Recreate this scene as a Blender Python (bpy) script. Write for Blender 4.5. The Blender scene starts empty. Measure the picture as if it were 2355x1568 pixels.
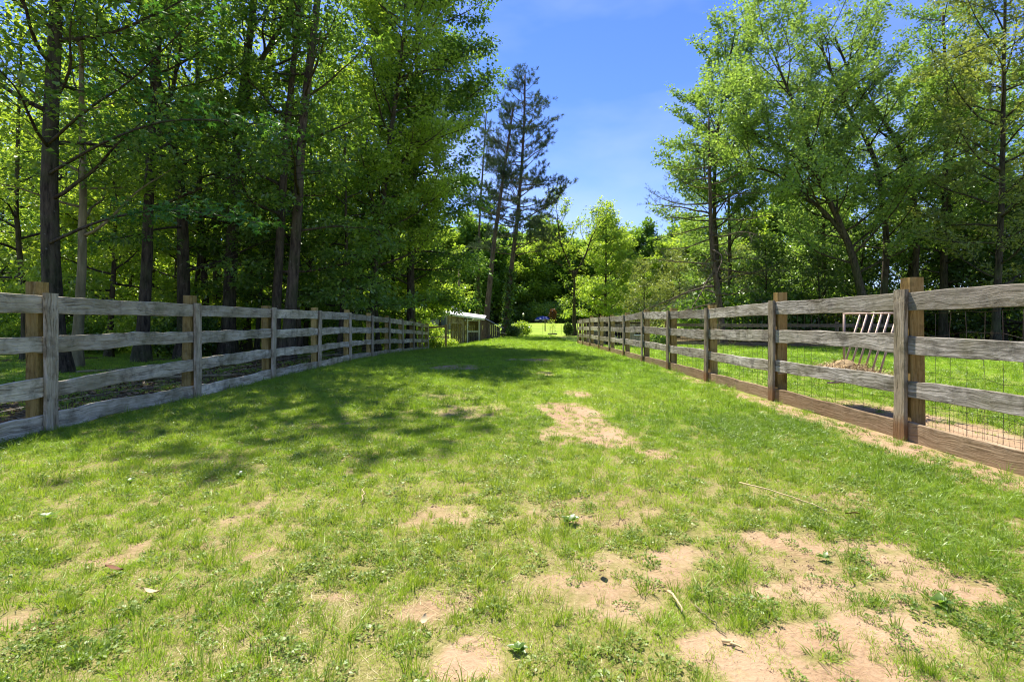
import bpy, math, random
import numpy as np
from mathutils import Vector, Matrix

# ------------------------------------------------------------------ camera, sky, sun, exposure
SC = bpy.context.scene
COL = SC.collection
EYE = 1.12
F = 1150.0                       # focal length in pixels of a 2354 pixel wide frame
cam = bpy.data.cameras.new('camera')
cam.sensor_width = 36.0
cam.lens = 36.0 * F / 2354.0
cam.shift_y = -42.0 / 2354.0
cam.clip_start = 0.05
cam.clip_end = 2000.0
cam_ob = bpy.data.objects.new('camera', cam)
cam_ob.location = (0, 0, EYE)
cam_ob.rotation_euler = (math.radians(90), 0, 0)
COL.objects.link(cam_ob)
SC.camera = cam_ob

SUN_EL, SUN_AZ = math.radians(60), math.radians(-20)      # azimuth from +Y, negative to the left
world = bpy.data.worlds.new('World')
SC.world = world
world.use_nodes = True
wn, wl = world.node_tree.nodes, world.node_tree.links
wn.clear()
sky = wn.new('ShaderNodeTexSky')
sky.sky_type = 'NISHITA'
sky.sun_disc = False
sky.sun_elevation = SUN_EL
sky.sun_rotation = SUN_AZ
sky.altitude = 400
sky.air_density = 1.0
sky.dust_density = 0.0
sky.ozone_density = 3.5
bg = wn.new('ShaderNodeBackground')
bg.inputs['Strength'].default_value = 0.115
wout = wn.new('ShaderNodeOutputWorld')
tc = wn.new('ShaderNodeTexCoord')
mp = wn.new('ShaderNodeMapping')
mp.inputs['Scale'].default_value = (1.2, 1.2, 3.2)
mp.inputs['Rotation'].default_value = (0.3, 0.2, 0.5)
ns = wn.new('ShaderNodeTexNoise')
ns.inputs['Scale'].default_value = 1.6
ns.inputs['Detail'].default_value = 5
ns.inputs['Roughness'].default_value = 0.5
rp = wn.new('ShaderNodeValToRGB')
rp.color_ramp.elements[0].position = 0.42
rp.color_ramp.elements[0].color = (0, 0, 0, 1)
rp.color_ramp.elements[1].position = 0.85
rp.color_ramp.elements[1].color = (0.55, 0.55, 0.55, 1)
mx = wn.new('ShaderNodeMix')
mx.data_type = 'RGBA'
mx.inputs['B'].default_value = (3.9, 4.4, 6.0, 1)
hs = wn.new('ShaderNodeHueSaturation')
hs.inputs['Saturation'].default_value = 1.12
wl.new(tc.outputs['Generated'], mp.inputs['Vector'])
wl.new(mp.outputs['Vector'], ns.inputs['Vector'])
wl.new(ns.outputs['Fac'], rp.inputs['Fac'])
wl.new(rp.outputs['Color'], mx.inputs['Factor'])
wl.new(sky.outputs['Color'], hs.inputs['Color'])
tn = wn.new('ShaderNodeMix')
tn.data_type = 'RGBA'
tn.blend_type = 'MULTIPLY'
tn.inputs['Factor'].default_value = 1.0
tn.inputs['B'].default_value = (0.67, 0.67, 0.93, 1)
wl.new(hs.outputs['Color'], tn.inputs['A'])
wl.new(tn.outputs['Result'], mx.inputs['A'])
wl.new(mx.outputs['Result'], bg.inputs['Color'])
wl.new(bg.outputs['Background'], wout.inputs['Surface'])

sun = bpy.data.lights.new('sun', 'SUN')
sun.energy = 5.0
sun.angle = math.radians(0.55)
sun.color = (1.0, 0.94, 0.84)
sun_ob = bpy.data.objects.new('sun', sun)
sdir = Vector((math.sin(SUN_AZ) * math.cos(SUN_EL), math.cos(SUN_AZ) * math.cos(SUN_EL), math.sin(SUN_EL)))
sun_ob.rotation_euler = (-sdir).to_track_quat('-Z', 'Y').to_euler()
sun_ob.location = sdir * 60
COL.objects.link(sun_ob)

SC.view_settings.view_transform = 'Standard'
SC.view_settings.look = 'None'
SC.view_settings.gamma = 1.0
SC.view_settings.exposure = 1.1
SC.cycles.max_bounces = 8
SC.cycles.diffuse_bounces = 5
SC.cycles.glossy_bounces = 2
SC.cycles.transmission_bounces = 4
SC.cycles.transparent_max_bounces = 4
SC.cycles.caustics_reflective = False
SC.cycles.caustics_refractive = False
SC.cycles.use_denoising = True
SC.cycles.filter_width = 1.1

# ------------------------------------------------------------------ small numeric helpers
random.seed(7)
R = np.random.default_rng(11)


def smooth(x, a, b):
    t = np.clip((np.asarray(x, float) - a) / (b - a), 0, 1)
    return t * t * (3 - 2 * t)


def vnoise(x, y, seed=0):
    x = np.asarray(x, float); y = np.asarray(y, float)
    xi, yi = np.floor(x).astype(np.int64), np.floor(y).astype(np.int64)
    xf, yf = x - xi, y - yi

    def hsh(a, b):
        n = (a * 374761393 + b * 668265263 + seed * 974634777) & 0xffffffff
        n = ((n ^ (n >> 13)) * 1274126177) & 0xffffffff
        return ((n ^ (n >> 16)) & 0xffff) / 65535.0
    u, v = xf * xf * (3 - 2 * xf), yf * yf * (3 - 2 * yf)
    return (hsh(xi, yi) * (1 - u) + hsh(xi + 1, yi) * u) * (1 - v) + (hsh(xi, yi + 1) * (1 - u) + hsh(xi + 1, yi + 1) * u) * v


def fbm(x, y, seed=0, oct=4):
    s, a, t = 0, 0.5, 0
    for k in range(oct):
        s = s + a * vnoise(np.asarray(x) * 2 ** k, np.asarray(y) * 2 ** k, seed + k * 17)
        t += a; a *= 0.5
    return s / t


def hgt(x, y):
    x = np.asarray(x, float); y = np.asarray(y, float)
    h = -0.06 * smooth(y, 14, 30)
    h = h - 0.62 * smooth(y, 13, 40) * smooth(-x, 0.2, 5.5) * (1 - 0.6 * smooth(y, 44, 60))
    h = h - 0.10 * smooth(y, 10, 26) * smooth(x, 3.6, 12)
    h = h + 1.15 * smooth(y, 49, 82) + 2.2 * smooth(y, 85, 140)
    h = h + 9.0 * smooth(y, 140, 330)
    h = h + 0.7 * smooth(y, 40, 70) * smooth(x, 8, 30)
    h = h + 0.030 * (fbm(x * 0.6, y * 0.6, 3, 3) - 0.5)
    return h


def hg(x, y):
    return float(hgt(x, y))


def W(px, py, Y):                 # a point of the photograph put at distance Y
    return np.array([(px - 1177.0) / F * Y, Y, EYE + (742.0 - py) / F * Y])


# ------------------------------------------------------------------ mesh helpers
class MB:
    def __init__(self):
        self.v, self.f, self.n, self.at = [], [], 0, []

    def add(self, verts, faces, val=None):
        verts = np.asarray(verts, float).reshape(-1, 3)
        self.v.append(verts)
        self.f.append(np.asarray(faces, np.int64) + self.n)
        self.n += len(verts)
        if val is None:
            val = np.zeros(len(verts))
        self.at.append(np.broadcast_to(np.asarray(val, float), (len(verts),)))

    def mesh(self, name, mat, smooth_shade=False, origin=(0, 0, 0)):
        me = bpy.data.meshes.new(name)
        if self.n == 0:
            return me
        V = np.concatenate(self.v) - np.asarray(origin, float)
        loops = np.concatenate([f.reshape(-1) for f in self.f])
        tot = np.concatenate([np.full(len(f), f.shape[1]) for f in self.f])
        st = np.concatenate([[0], np.cumsum(tot)[:-1]])
        me.vertices.add(len(V))
        me.vertices.foreach_set('co', V.astype(np.float32).ravel())
        me.loops.add(len(loops))
        me.loops.foreach_set('vertex_index', loops.astype(np.int32))
        me.polygons.add(len(st))
        me.polygons.foreach_set('loop_start', st.astype(np.int32))
        me.polygons.foreach_set('use_smooth', np.full(len(st), smooth_shade, dtype=bool))
        a = me.attributes.new('v', 'FLOAT', 'POINT')
        a.data.foreach_set('value', np.concatenate(self.at).astype(np.float32))
        me.update(calc_edges=True)
        me.validate()
        if mat:
            me.materials.append(mat)
        return me

    def obj(self, name, mat, parent=None, smooth_shade=False, origin=(0, 0, 0)):
        return link(name, self.mesh(name, mat, smooth_shade, origin), parent)


def link(name, data, parent=None):
    o = bpy.data.objects.new(name, data)
    COL.objects.link(o)
    if parent is not None:
        o.parent = parent
    return o


def tag(o, label=None, cat=None, group=None, kind=None):
    if label: o['label'] = label
    if cat: o['category'] = cat
    if group: o['group'] = group
    if kind: o['kind'] = kind
    return o


def empty(name, loc, label, cat, group=None, rz=0.0):
    o = link(name, None)
    o.empty_display_size = 0.2
    o.location = loc
    o.rotation_euler = (0, 0, rz)
    return tag(o, label, cat, group)


def copy_tree(src, loc, rz=0.0, sc=(1, 1, 1), label=None, group=None):
    r = src.copy(); COL.objects.link(r)
    r.location = loc; r.rotation_euler = (0, 0, rz); r.scale = sc
    if label: r['label'] = label
    if group: r['group'] = group
    for ch in list(src.children):
        c = ch.copy(); COL.objects.link(c); c.parent = r
        for g in list(ch.children):
            d = g.copy(); COL.objects.link(d); d.parent = c
    return r


def tube(points, radii, sides=7, cap=True):
    P = np.asarray(points, float); k = len(P)
    rad = np.broadcast_to(np.asarray(radii, float), (k,))
    T = np.gradient(P, axis=0)
    T /= np.linalg.norm(T, axis=1, keepdims=True) + 1e-9
    m = T.mean(axis=0)
    ref = np.eye(3)[np.argmin(np.abs(m))]
    A = np.cross(T, ref); A /= np.linalg.norm(A, axis=1, keepdims=True) + 1e-9
    B = np.cross(T, A)
    ang = np.linspace(0, 2 * math.pi, sides, endpoint=False)
    V = P[:, None, :] + rad[:, None, None] * (np.cos(ang)[None, :, None] * A[:, None, :] + np.sin(ang)[None, :, None] * B[:, None, :])
    i = np.arange(k - 1)[:, None] * sides
    j = np.arange(sides)[None, :]; j2 = (j + 1) % sides
    Fq = np.stack([i + j, i + j2, i + sides + j2, i + sides + j], axis=-1).reshape(-1, 4)
    return V.reshape(-1, 3), Fq


def add_tube(mb, points, radii, sides=7, val=0.0):
    V, Fq = tube(points, radii, sides)
    mb.add(V, Fq, val)
    k = len(points)
    base = mb.n - len(V)
    for s in (0, k - 1):
        ring = np.arange(sides) + s * sides + base
        if s == 0: ring = ring[::-1]
        mb.f.append(ring.reshape(1, -1))


def twig_tubes(mb, A, B, r0, r1):
    """many straight three sided twigs at once"""
    A = np.asarray(A); B = np.asarray(B); n = len(A)
    if n == 0: return
    T = B - A; T /= np.linalg.norm(T, axis=1, keepdims=True) + 1e-9
    U = np.cross(T, np.array([0.31, 0.2, 0.93])); U /= np.linalg.norm(U, axis=1, keepdims=True) + 1e-9
    Q = np.cross(T, U)
    V = []
    for P, r in ((A, r0), (B, r1)):
        for a in (0, 2.094, 4.189):
            V.append(P + np.asarray(r).reshape(-1, 1) * (math.cos(a) * U + math.sin(a) * Q))
    V = np.stack(V, axis=1).reshape(-1, 3)
    b = np.arange(n)[:, None] * 6
    Fq = np.concatenate([b + np.array([[0, 1, 4, 3]]), b + np.array([[1, 2, 5, 4]]), b + np.array([[2, 0, 3, 5]])])
    mb.add(V, Fq, 0.0)


def box_mesh(sx, sy, sz, ch=0.004):
    """box with bottom centre at the origin and small chamfers on the long edges"""
    return plank_mb(sz, sx, sy, ch=ch, segs=1, wob=0, vertical=True)


def plank_mb(L, h, t, ch=0.005, segs=10, wob=0.006, sag=0.0, seed=0, vertical=False, taper=0.0, rough_end=0.0):
    """board along local x (or z when vertical): height h along z, thickness t along y, wobbling edges"""
    rr = np.random.default_rng(seed)
    k = segs + 1
    x = np.linspace(0, L, k)
    s = x / L
    ph = rr.uniform(0, 6.28, 6)

    def wv(i):
        return wob * (np.sin(s * 5 + ph[i]) + 0.6 * np.sin(s * 13 + ph[i + 1]) + 0.5 * rr.normal(size=k))
    top = h * (1 - taper * s) / 2 + wv(0) - sag * 4 * s * (1 - s)
    bot = -h * (1 - taper * s) / 2 + wv(2) - sag * 4 * s * (1 - s)
    yb = wob * 0.7 * np.sin(s * 4 + ph[4])
    if rough_end:
        bot[-2:] += rough_end * rr.uniform(0.2, 1, 2)
    sec = []
    for k2 in range(k):
        T, Bm, y0 = top[k2], bot[k2], yb[k2]
        a, b = -t / 2 + y0, t / 2 + y0
        sec.append([(a + ch, T), (b - ch, T), (b, T - ch), (b, Bm + ch), (b - ch, Bm), (a + ch, Bm), (a, Bm + ch), (a, T - ch)])
    sec = np.array(sec)
    V = np.zeros((k, 8, 3))
    V[:, :, 0] = x[:, None]; V[:, :, 1] = sec[:, :, 0]; V[:, :, 2] = sec[:, :, 1]
    if vertical:
        V = np.stack([V[:, :, 2], V[:, :, 1], V[:, :, 0]], axis=-1)
    mb = MB()
    i = np.arange(k - 1)[:, None] * 8
    j = np.arange(8)[None, :]; j2 = (j + 1) % 8
    Fq = np.stack([i + j, i + 8 + j, i + 8 + j2, i + j2], axis=-1).reshape(-1, 4)
    if vertical: Fq = Fq[:, ::-1]
    mb.add(V.reshape(-1, 3), Fq)
    e0 = np.arange(8); e1 = np.arange(8)[::-1] + (k - 1) * 8
    if vertical: e0, e1 = e0[::-1], e1[::-1]
    mb.f.append(e0.reshape(1, -1)); mb.f.append(e1.reshape(1, -1))
    return mb


def beam(name, mat, parent, a, b, w, h, ch=0.004, segs=1, wob=0.0, seed=0):
    """a squared bar from a to b (local to parent): w sideways, h upwards"""
    a, b = Vector(a), Vector(b)
    d = b - a
    vert = abs(d.normalized().z) > 0.99
    o = plank_mb(d.length, h, w, ch=ch, segs=segs, wob=wob, seed=seed).obj(name, mat, parent)
    x = d.normalized()
    up = Vector((1, 0, 0)) if vert else Vector((0, 0, 1))
    y = up.cross(x).normalized(); z = x.cross(y)
    m = Matrix((x, y, z)).transposed().to_4x4()
    o.location = a
    o.rotation_euler = m.to_euler()
    return o


# ------------------------------------------------------------------ materials
class MT:
    def __init__(self, name):
        self.m = bpy.data.materials.new(name)
        self.m.use_nodes = True
        self.n, self.l = self.m.node_tree.nodes, self.m.node_tree.links
        self.n.clear()
        self.out = self.n.new('ShaderNodeOutputMaterial')

    def new(self, t, **kw):
        nd = self.n.new('ShaderNode' + t)
        for k, v in kw.items():
            if k in nd.inputs: nd.inputs[k].default_value = v
            else: setattr(nd, k, v)
        return nd

    def ramp(self, src, stops):
        r = self.n.new('ShaderNodeValToRGB')
        e = r.color_ramp.elements
        while len(e) < len(stops): e.new(0.5)
        for q, (p, c) in zip(e, stops):
            q.position = p; q.color = (*c, 1) if len(c) == 3 else c
        self.l.new(src, r.inputs['Fac'])
        return r.outputs['Color']

    def mix(self, fac, a, b, mode='MIX'):
        m = self.n.new('ShaderNodeMix'); m.data_type = 'RGBA'; m.blend_type = mode
        for s, x in (('Factor', fac), ('A', a), ('B', b)):
            if hasattr(x, 'is_output'): self.l.new(x, m.inputs[s])
            elif s == 'Factor': m.inputs[0].default_value = x
            else: m.inputs[s].default_value = (*x, 1)
        return m.outputs['Result']

    def math(self, op, a, b=0.0, clamp=False):
        m = self.n.new('ShaderNodeMath'); m.operation = op; m.use_clamp = clamp
        for i, x in enumerate((a, b)):
            if hasattr(x, 'is_output'): self.l.new(x, m.inputs[i])
            else: m.inputs[i].default_value = x
        return m.outputs[0]

    def noise(self, vec, scale, detail=3, rough=0.55):
        n = self.new('TexNoise', Scale=scale, Detail=detail, Roughness=rough)
        if vec is not None: self.l.new(vec, n.inputs['Vector'])
        return n.outputs['Fac']

    def mapped(self, vec, scale, off=None):
        m = self.new('Mapping'); m.inputs['Scale'].default_value = scale
        self.l.new(vec, m.inputs['Vector'])
        if off is not None: self.l.new(off, m.inputs['Location'])
        return m.outputs['Vector']

    def principled(self, col, rough=0.8, bump=None, bstr=0.4, bdist=0.01, spec=0.3, metal=0.0):
        p = self.new('BsdfPrincipled')
        if hasattr(col, 'is_output'): self.l.new(col, p.inputs['Base Color'])
        else: p.inputs['Base Color'].default_value = (*col, 1)
        if hasattr(rough, 'is_output'): self.l.new(rough, p.inputs['Roughness'])
        else: p.inputs['Roughness'].default_value = rough
        p.inputs['Specular IOR Level'].default_value = spec
        p.inputs['Metallic'].default_value = metal
        if bump is not None:
            b = self.new('Bump', Strength=bstr, Distance=bdist)
            self.l.new(bump, b.inputs['Height'])
            self.l.new(b.outputs['Normal'], p.inputs['Normal'])
        self.l.new(p.outputs['BSDF'], self.out.inputs['Surface'])
        return self.m


def wood(name, dark, mid, light, green=0.0, mud=0.0, mudcol=(0.20, 0.095, 0.035), lich=0.3, vert=False):
    t = MT(name)
    tcn = t.new('TexCoord'); oi = t.new('ObjectInfo')
    off = t.new('VectorMath', operation='SCALE'); off.inputs[0].default_value = (37, 11, 23)
    t.l.new(oi.outputs['Random'], off.inputs['Scale'])
    iso = t.mapped(tcn.outputs['Object'], (1, 1, 1), off.outputs[0])
    # bend the grain round knots
    wn_ = t.new('TexNoise', Scale=2.6, Detail=2.0); t.l.new(iso, wn_.inputs['Vector'])
    wv = t.new('VectorMath', operation='SCALE'); t.l.new(wn_.outputs['Color'], wv.inputs[0]); wv.inputs['Scale'].default_value = 0.10
    ad = t.new('VectorMath', operation='ADD'); t.l.new(iso, ad.inputs[0]); t.l.new(wv.outputs[0], ad.inputs[1])
    A = ad.outputs[0]
    sc = (58, 58, 1.7) if vert else (1.7, 58, 58)
    sc2 = (17, 17, 1.1) if vert else (1.1, 17, 17)
    g = t.mapped(A, sc); g2 = t.mapped(A, sc2)
    n1 = t.noise(g, 1.0, 5, 0.65)
    n2 = t.noise(g2, 1.0, 4, 0.6)
    n3 = t.noise(iso, 5.0, 5, 0.65)
    s = t.math('ADD', t.math('MULTIPLY', n1, 0.55), t.math('MULTIPLY', n2, 0.45))
    col = t.ramp(s, [(0.36, dark), (0.47, mid), (0.58, light), (0.72, tuple(min(1, c * 1.2) for c in light))])
    br = t.new('HueSaturation'); t.l.new(col, br.inputs['Color'])
    t.l.new(t.math('ADD', t.math('MULTIPLY', oi.outputs['Random'], 0.55), 0.70), br.inputs['Value'])
    col = br.outputs['Color']
    bt = t.ramp(t.noise(iso, 1.1, 3), [(0.40, (0, 0, 0)), (0.65, (0.35, 0.35, 0.35))])
    col = t.mix(bt, col, tuple(0.8 * m_ * k_ for m_, k_ in zip(mid, (0.95, 0.80, 0.58))))
    st = t.ramp(n3, [(0.50, (0, 0, 0)), (0.66, (1, 1, 1))])
    col = t.mix(t.math('MULTIPLY', st, 0.6), col, tuple(c * 0.45 for c in dark))
    ck = t.ramp(n1, [(0.30, (1, 1, 1)), (0.40, (0, 0, 0))])
    col = t.mix(t.math('MULTIPLY', ck, 0.75), col, tuple(c * 0.25 for c in dark))
    li = t.ramp(t.noise(iso, 13.0, 4, 0.7), [(0.58, (0, 0, 0)), (0.64, (1, 1, 1))])
    col = t.mix(t.math('MULTIPLY', li, lich), col, (0.36, 0.37, 0.31))
    if green:
        gm = t.ramp(t.noise(iso, 2.2, 4, 0.6), [(0.45, (0, 0, 0)), (0.72, (1, 1, 1))])
        col = t.mix(t.math('MULTIPLY', gm, green), col, (0.13, 0.13, 0.045))
    if mud:
        geo = t.new('NewGeometry'); sp = t.new('SeparateXYZ'); t.l.new(geo.outputs['Position'], sp.inputs[0])
        z = t.math('ADD', sp.outputs['Z'], t.math('MULTIPLY', t.noise(iso, 9, 5, 0.7), -0.24))
        mk = t.ramp(z, [(0.0, (1, 1, 1)), (0.12, (0, 0, 0))])
        col = t.mix(t.math('MULTIPLY', mk, mud), col, mudcol)
    bh = t.math('ADD', t.math('MULTIPLY', n1, 0.65), t.math('ADD', t.math('MULTIPLY', n2, 0.25), t.math('MULTIPLY', n3, 0.2)))
    return t.principled(col, 0.88, bh, 1.0, 0.02, 0.15)


def leafmat(name, c1, c2, c3, trans=0.45, gloss=0.05, tcol=(1.4, 1.3, 0.65)):
    t = MT(name)
    at = t.new('Attribute', attribute_name='v')
    oi = t.new('ObjectInfo')
    f = t.math('ADD', at.outputs['Fac'], t.math('MULTIPLY', t.math('SUBTRACT', oi.outputs['Random'], 0.5), 0.4))
    col = t.ramp(f, [(0.05, c1), (0.5, c2), (0.95, c3)])
    d = t.new('BsdfDiffuse'); t.l.new(col, d.inputs['Color'])
    tr = t.new('BsdfTranslucent')
    t.l.new(t.mix(1.0, col, tcol, 'MULTIPLY'), tr.inputs['Color'])
    m = t.new('MixShader'); m.inputs[0].default_value = trans
    t.l.new(d.outputs[0], m.inputs[1]); t.l.new(tr.outputs[0], m.inputs[2])
    g = t.new('BsdfGlossy', Roughness=0.38); g.inputs['Color'].default_value = (0.85, 0.9, 0.8, 1)
    m2 = t.new('MixShader'); m2.inputs[0].default_value = gloss
    t.l.new(m.outputs[0], m2.inputs[1]); t.l.new(g.outputs[0], m2.inputs[2])
    t.l.new(m2.outputs[0], t.out.inputs['Surface'])
    return t.m


def grassmat(name, c1, c2, c3, trans=0.35):
    t = MT(name)
    ti = t.new('Attribute', attribute_name='tint', attribute_type='INSTANCER')
    at = t.new('Attribute', attribute_name='v')
    oi = t.new('ObjectInfo')
    f = t.math('ADD', t.math('MULTIPLY', ti.outputs['Fac'], 0.62), t.math('ADD', t.math('MULTIPLY', at.outputs['Fac'], 0.28), t.math('MULTIPLY', oi.outputs['Random'], 0.12)))
    col = t.ramp(f, [(0.1, c1), (0.5, c2), (0.9, c3)])
    d = t.new('BsdfDiffuse'); t.l.new(col, d.inputs['Color'])
    tr = t.new('BsdfTranslucent'); t.l.new(t.mix(1.0, col, (1.25, 1.2, 0.6), 'MULTIPLY'), tr.inputs['Color'])
    m = t.new('MixShader'); m.inputs[0].default_value = trans
    t.l.new(d.outputs[0], m.inputs[1]); t.l.new(tr.outputs[0], m.inputs[2])
    g = t.new('BsdfGlossy', Roughness=0.45); g.inputs['Color'].default_value = (0.8, 0.85, 0.75, 1)
    m2 = t.new('MixShader'); m2.inputs[0].default_value = 0.04
    t.l.new(m.outputs[0], m2.inputs[1]); t.l.new(g.outputs[0], m2.inputs[2])
    t.l.new(m2.outputs[0], t.out.inputs['Surface'])
    return t.m


def barkmat(name, dark, light, moss=0.25, scale=1.0):
    t = MT(name)
    geo = t.new('NewGeometry')
    g = t.mapped(geo.outputs['Position'], (13 * scale, 13 * scale, 2.4 * scale))
    n1 = t.noise(g, 1.0, 5, 0.65)
    n2 = t.noise(geo.outputs['Position'], 1.6, 4, 0.6)
    col = t.ramp(n1, [(0.35, dark), (0.65, light)])
    mk = t.ramp(n2, [(0.45, (0, 0, 0)), (0.7, (1, 1, 1))])
    col = t.mix(t.math('MULTIPLY', mk, moss), col, (0.075, 0.095, 0.03))
    li = t.ramp(t.noise(geo.outputs['Position'], 9, 4, 0.7), [(0.63, (0, 0, 0)), (0.68, (1, 1, 1))])
    col = t.mix(t.math('MULTIPLY', li, 0.35), col, (0.26, 0.28, 0.22))
    return t.principled(col, 0.9, n1, 1.0, 0.03, 0.15)


def plain(name, col, rough=0.6, metal=0.0, var=0.15, spec=0.4):
    t = MT(name)
    tcn = t.new('TexCoord')
    n = t.noise(tcn.outputs['Object'], 9, 4)
    c = t.ramp(n, [(0.3, tuple(x * (1 - var) for x in col)), (0.7, tuple(min(1, x * (1 + var)) for x in col))])
    return t.principled(c, rough, n, 0.15, 0.005, spec, metal)


M = {}
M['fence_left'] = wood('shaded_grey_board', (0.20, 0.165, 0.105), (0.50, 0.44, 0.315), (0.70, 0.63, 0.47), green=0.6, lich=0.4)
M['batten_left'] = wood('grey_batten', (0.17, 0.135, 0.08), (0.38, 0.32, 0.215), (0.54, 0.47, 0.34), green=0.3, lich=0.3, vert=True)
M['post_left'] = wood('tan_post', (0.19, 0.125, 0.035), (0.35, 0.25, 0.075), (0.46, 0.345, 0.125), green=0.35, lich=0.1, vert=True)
M['fence_right'] = wood('sunlit_grey_board', (0.10, 0.082, 0.060), (0.29, 0.26, 0.215), (0.50, 0.46, 0.40), green=0.4, lich=0.25, mud=0.4)
M['batten_right'] = wood('grey_brown_batten', (0.12, 0.095, 0.062), (0.27, 0.22, 0.15), (0.40, 0.335, 0.245), green=0.4, lich=0.15, mud=0.8, vert=True)
M['post_right'] = wood('warm_timber_post', (0.20, 0.125, 0.035), (0.37, 0.245, 0.08), (0.49, 0.345, 0.135), green=0.2, lich=0.05, mud=0.8, mudcol=(0.24, 0.15, 0.08), vert=True)
M['muddy'] = wood('muddy_kickboard', (0.10, 0.068, 0.038), (0.25, 0.18, 0.11), (0.42, 0.325, 0.215), green=0.2, lich=0.15, mud=0.6, mudcol=(0.29, 0.195, 0.11))
M['far_board'] = wood('far_brown_board', (0.10, 0.065, 0.04), (0.20, 0.14, 0.09), (0.30, 0.22, 0.15), green=0.2)
M['shed_wood'] = wood('pale_coop_plank', (0.16, 0.12, 0.075), (0.32, 0.26, 0.185), (0.46, 0.39, 0.29), green=0.1, lich=0.1)
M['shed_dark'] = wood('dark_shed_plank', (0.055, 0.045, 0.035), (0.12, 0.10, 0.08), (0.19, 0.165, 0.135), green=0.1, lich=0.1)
M['wire'] = plain('rusty_wire', (0.10, 0.075, 0.06), 0.6, 0.4)
M['galv'] = plain('galvanised_wire', (0.35, 0.34, 0.32), 0.5, 0.6)
M['rack'] = plain('pink_brown_rack_bar', (0.42, 0.31, 0.25), 0.55, 0.2)
M['roof_white'] = plain('white_roof_sheet', (0.72, 0.72, 0.72), 0.45, 0.0, 0.06)
M['roof_dark'] = plain('dark_roof_sheet', (0.13, 0.15, 0.19), 0.4, 0.3)
M['white'] = plain('white_paint', (0.70, 0.69, 0.66), 0.6, 0, 0.08)
M['grey'] = plain('grey_siding', (0.38, 0.36, 0.35), 0.7)
M['blue'] = plain('blue_tarp', (0.045, 0.07, 0.32), 0.45)
M['black'] = plain('black_metal', (0.015, 0.016, 0.018), 0.5)
M['tarp'] = plain('off_white_tarp', (0.55, 0.53, 0.48), 0.7)
M['clod'] = plain('soil_crumb', (0.36, 0.25, 0.155), 0.95, 0, 0.35, 0.1)
M['straw'] = plain('straw_stalk', (0.48, 0.37, 0.19), 0.8, 0, 0.3)
M['hay'] = plain('dry_hay', (0.27, 0.185, 0.085), 0.85, 0, 0.4)
M['hay_light'] = plain('pale_hay', (0.52, 0.41, 0.23), 0.85, 0, 0.3)
M['deadleaf'] = plain('brown_leaf', (0.16, 0.07, 0.03), 0.8, 0, 0.4)
M['petal'] = plain('white_clover', (0.70, 0.70, 0.62), 0.8)
M['brick'] = plain('flower_bed_edging', (0.25, 0.22, 0.18), 0.9)

M['bark_dark'] = barkmat('dark_furrowed_bark', (0.016, 0.013, 0.009), (0.100, 0.080, 0.052), 0.45)
M['bark_brown'] = barkmat('brown_bark', (0.026, 0.020, 0.013), (0.120, 0.093, 0.058), 0.45)
M['bark_pale'] = barkmat('pale_smooth_bark', (0.15, 0.125, 0.065), (0.32, 0.275, 0.150), 0.45, 0.6)
M['bark_pine'] = barkmat('pine_bark', (0.05, 0.036, 0.027), (0.19, 0.14, 0.105), 0.15)
M['bark_twig'] = barkmat('dark_twig_bark', (0.02, 0.017, 0.013), (0.075, 0.06, 0.045), 0.2)

M['leaf_mid'] = leafmat('mid_green_leaf', (0.075, 0.155, 0.026), (0.150, 0.275, 0.042), (0.265, 0.405, 0.075), 0.6)
M['leaf_deep'] = leafmat('deep_green_leaf', (0.045, 0.095, 0.024), (0.085, 0.160, 0.036), (0.150, 0.240, 0.055), 0.5)
M['leaf_bright'] = leafmat('bright_green_leaf', (0.160, 0.260, 0.032), (0.285, 0.420, 0.055), (0.440, 0.570, 0.100), 0.62)
M['leaf_oak'] = leafmat('light_oak_leaf', (0.100, 0.185, 0.040), (0.185, 0.310, 0.068), (0.310, 0.450, 0.118), 0.55)
M['leaf_olive'] = leafmat('olive_leaf', (0.120, 0.165, 0.040), (0.205, 0.265, 0.065), (0.310, 0.370, 0.105), 0.48)
M['needle'] = leafmat('dark_pine_needle', (0.030, 0.055, 0.024), (0.060, 0.098, 0.042), (0.115, 0.160, 0.072), 0.3, 0.04, (1.2, 1.2, 0.9))
M['star'] = leafmat('star_shaped_leaf', (0.035, 0.120, 0.022), (0.065, 0.180, 0.030), (0.110, 0.240, 0.040), 0.45, 0.03)
M['litter_leaf'] = leafmat('litter_leaf', (0.06, 0.035, 0.015), (0.16, 0.10, 0.05), (0.34, 0.25, 0.14), 0.1, 0.02, (1.0, 0.9, 0.7))
M['brown_ever'] = leafmat('browned_evergreen', (0.08, 0.03, 0.012), (0.15, 0.06, 0.02), (0.22, 0.09, 0.03), 0.2)

M['g_turf'] = grassmat('turf_blade', (0.160, 0.300, 0.016), (0.290, 0.460, 0.030), (0.465, 0.565, 0.090), 0.5)
M['g_dark'] = grassmat('tall_blade', (0.105, 0.215, 0.016), (0.205, 0.330, 0.028), (0.350, 0.430, 0.065), 0.5)
M['g_weed'] = grassmat('low_weed_leaf', (0.105, 0.190, 0.024), (0.190, 0.280, 0.042), (0.300, 0.355, 0.080), 0.45)
M['g_dry'] = grassmat('dry_blade', (0.30, 0.23, 0.10), (0.46, 0.36, 0.18), (0.60, 0.50, 0.30), 0.2)


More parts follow.
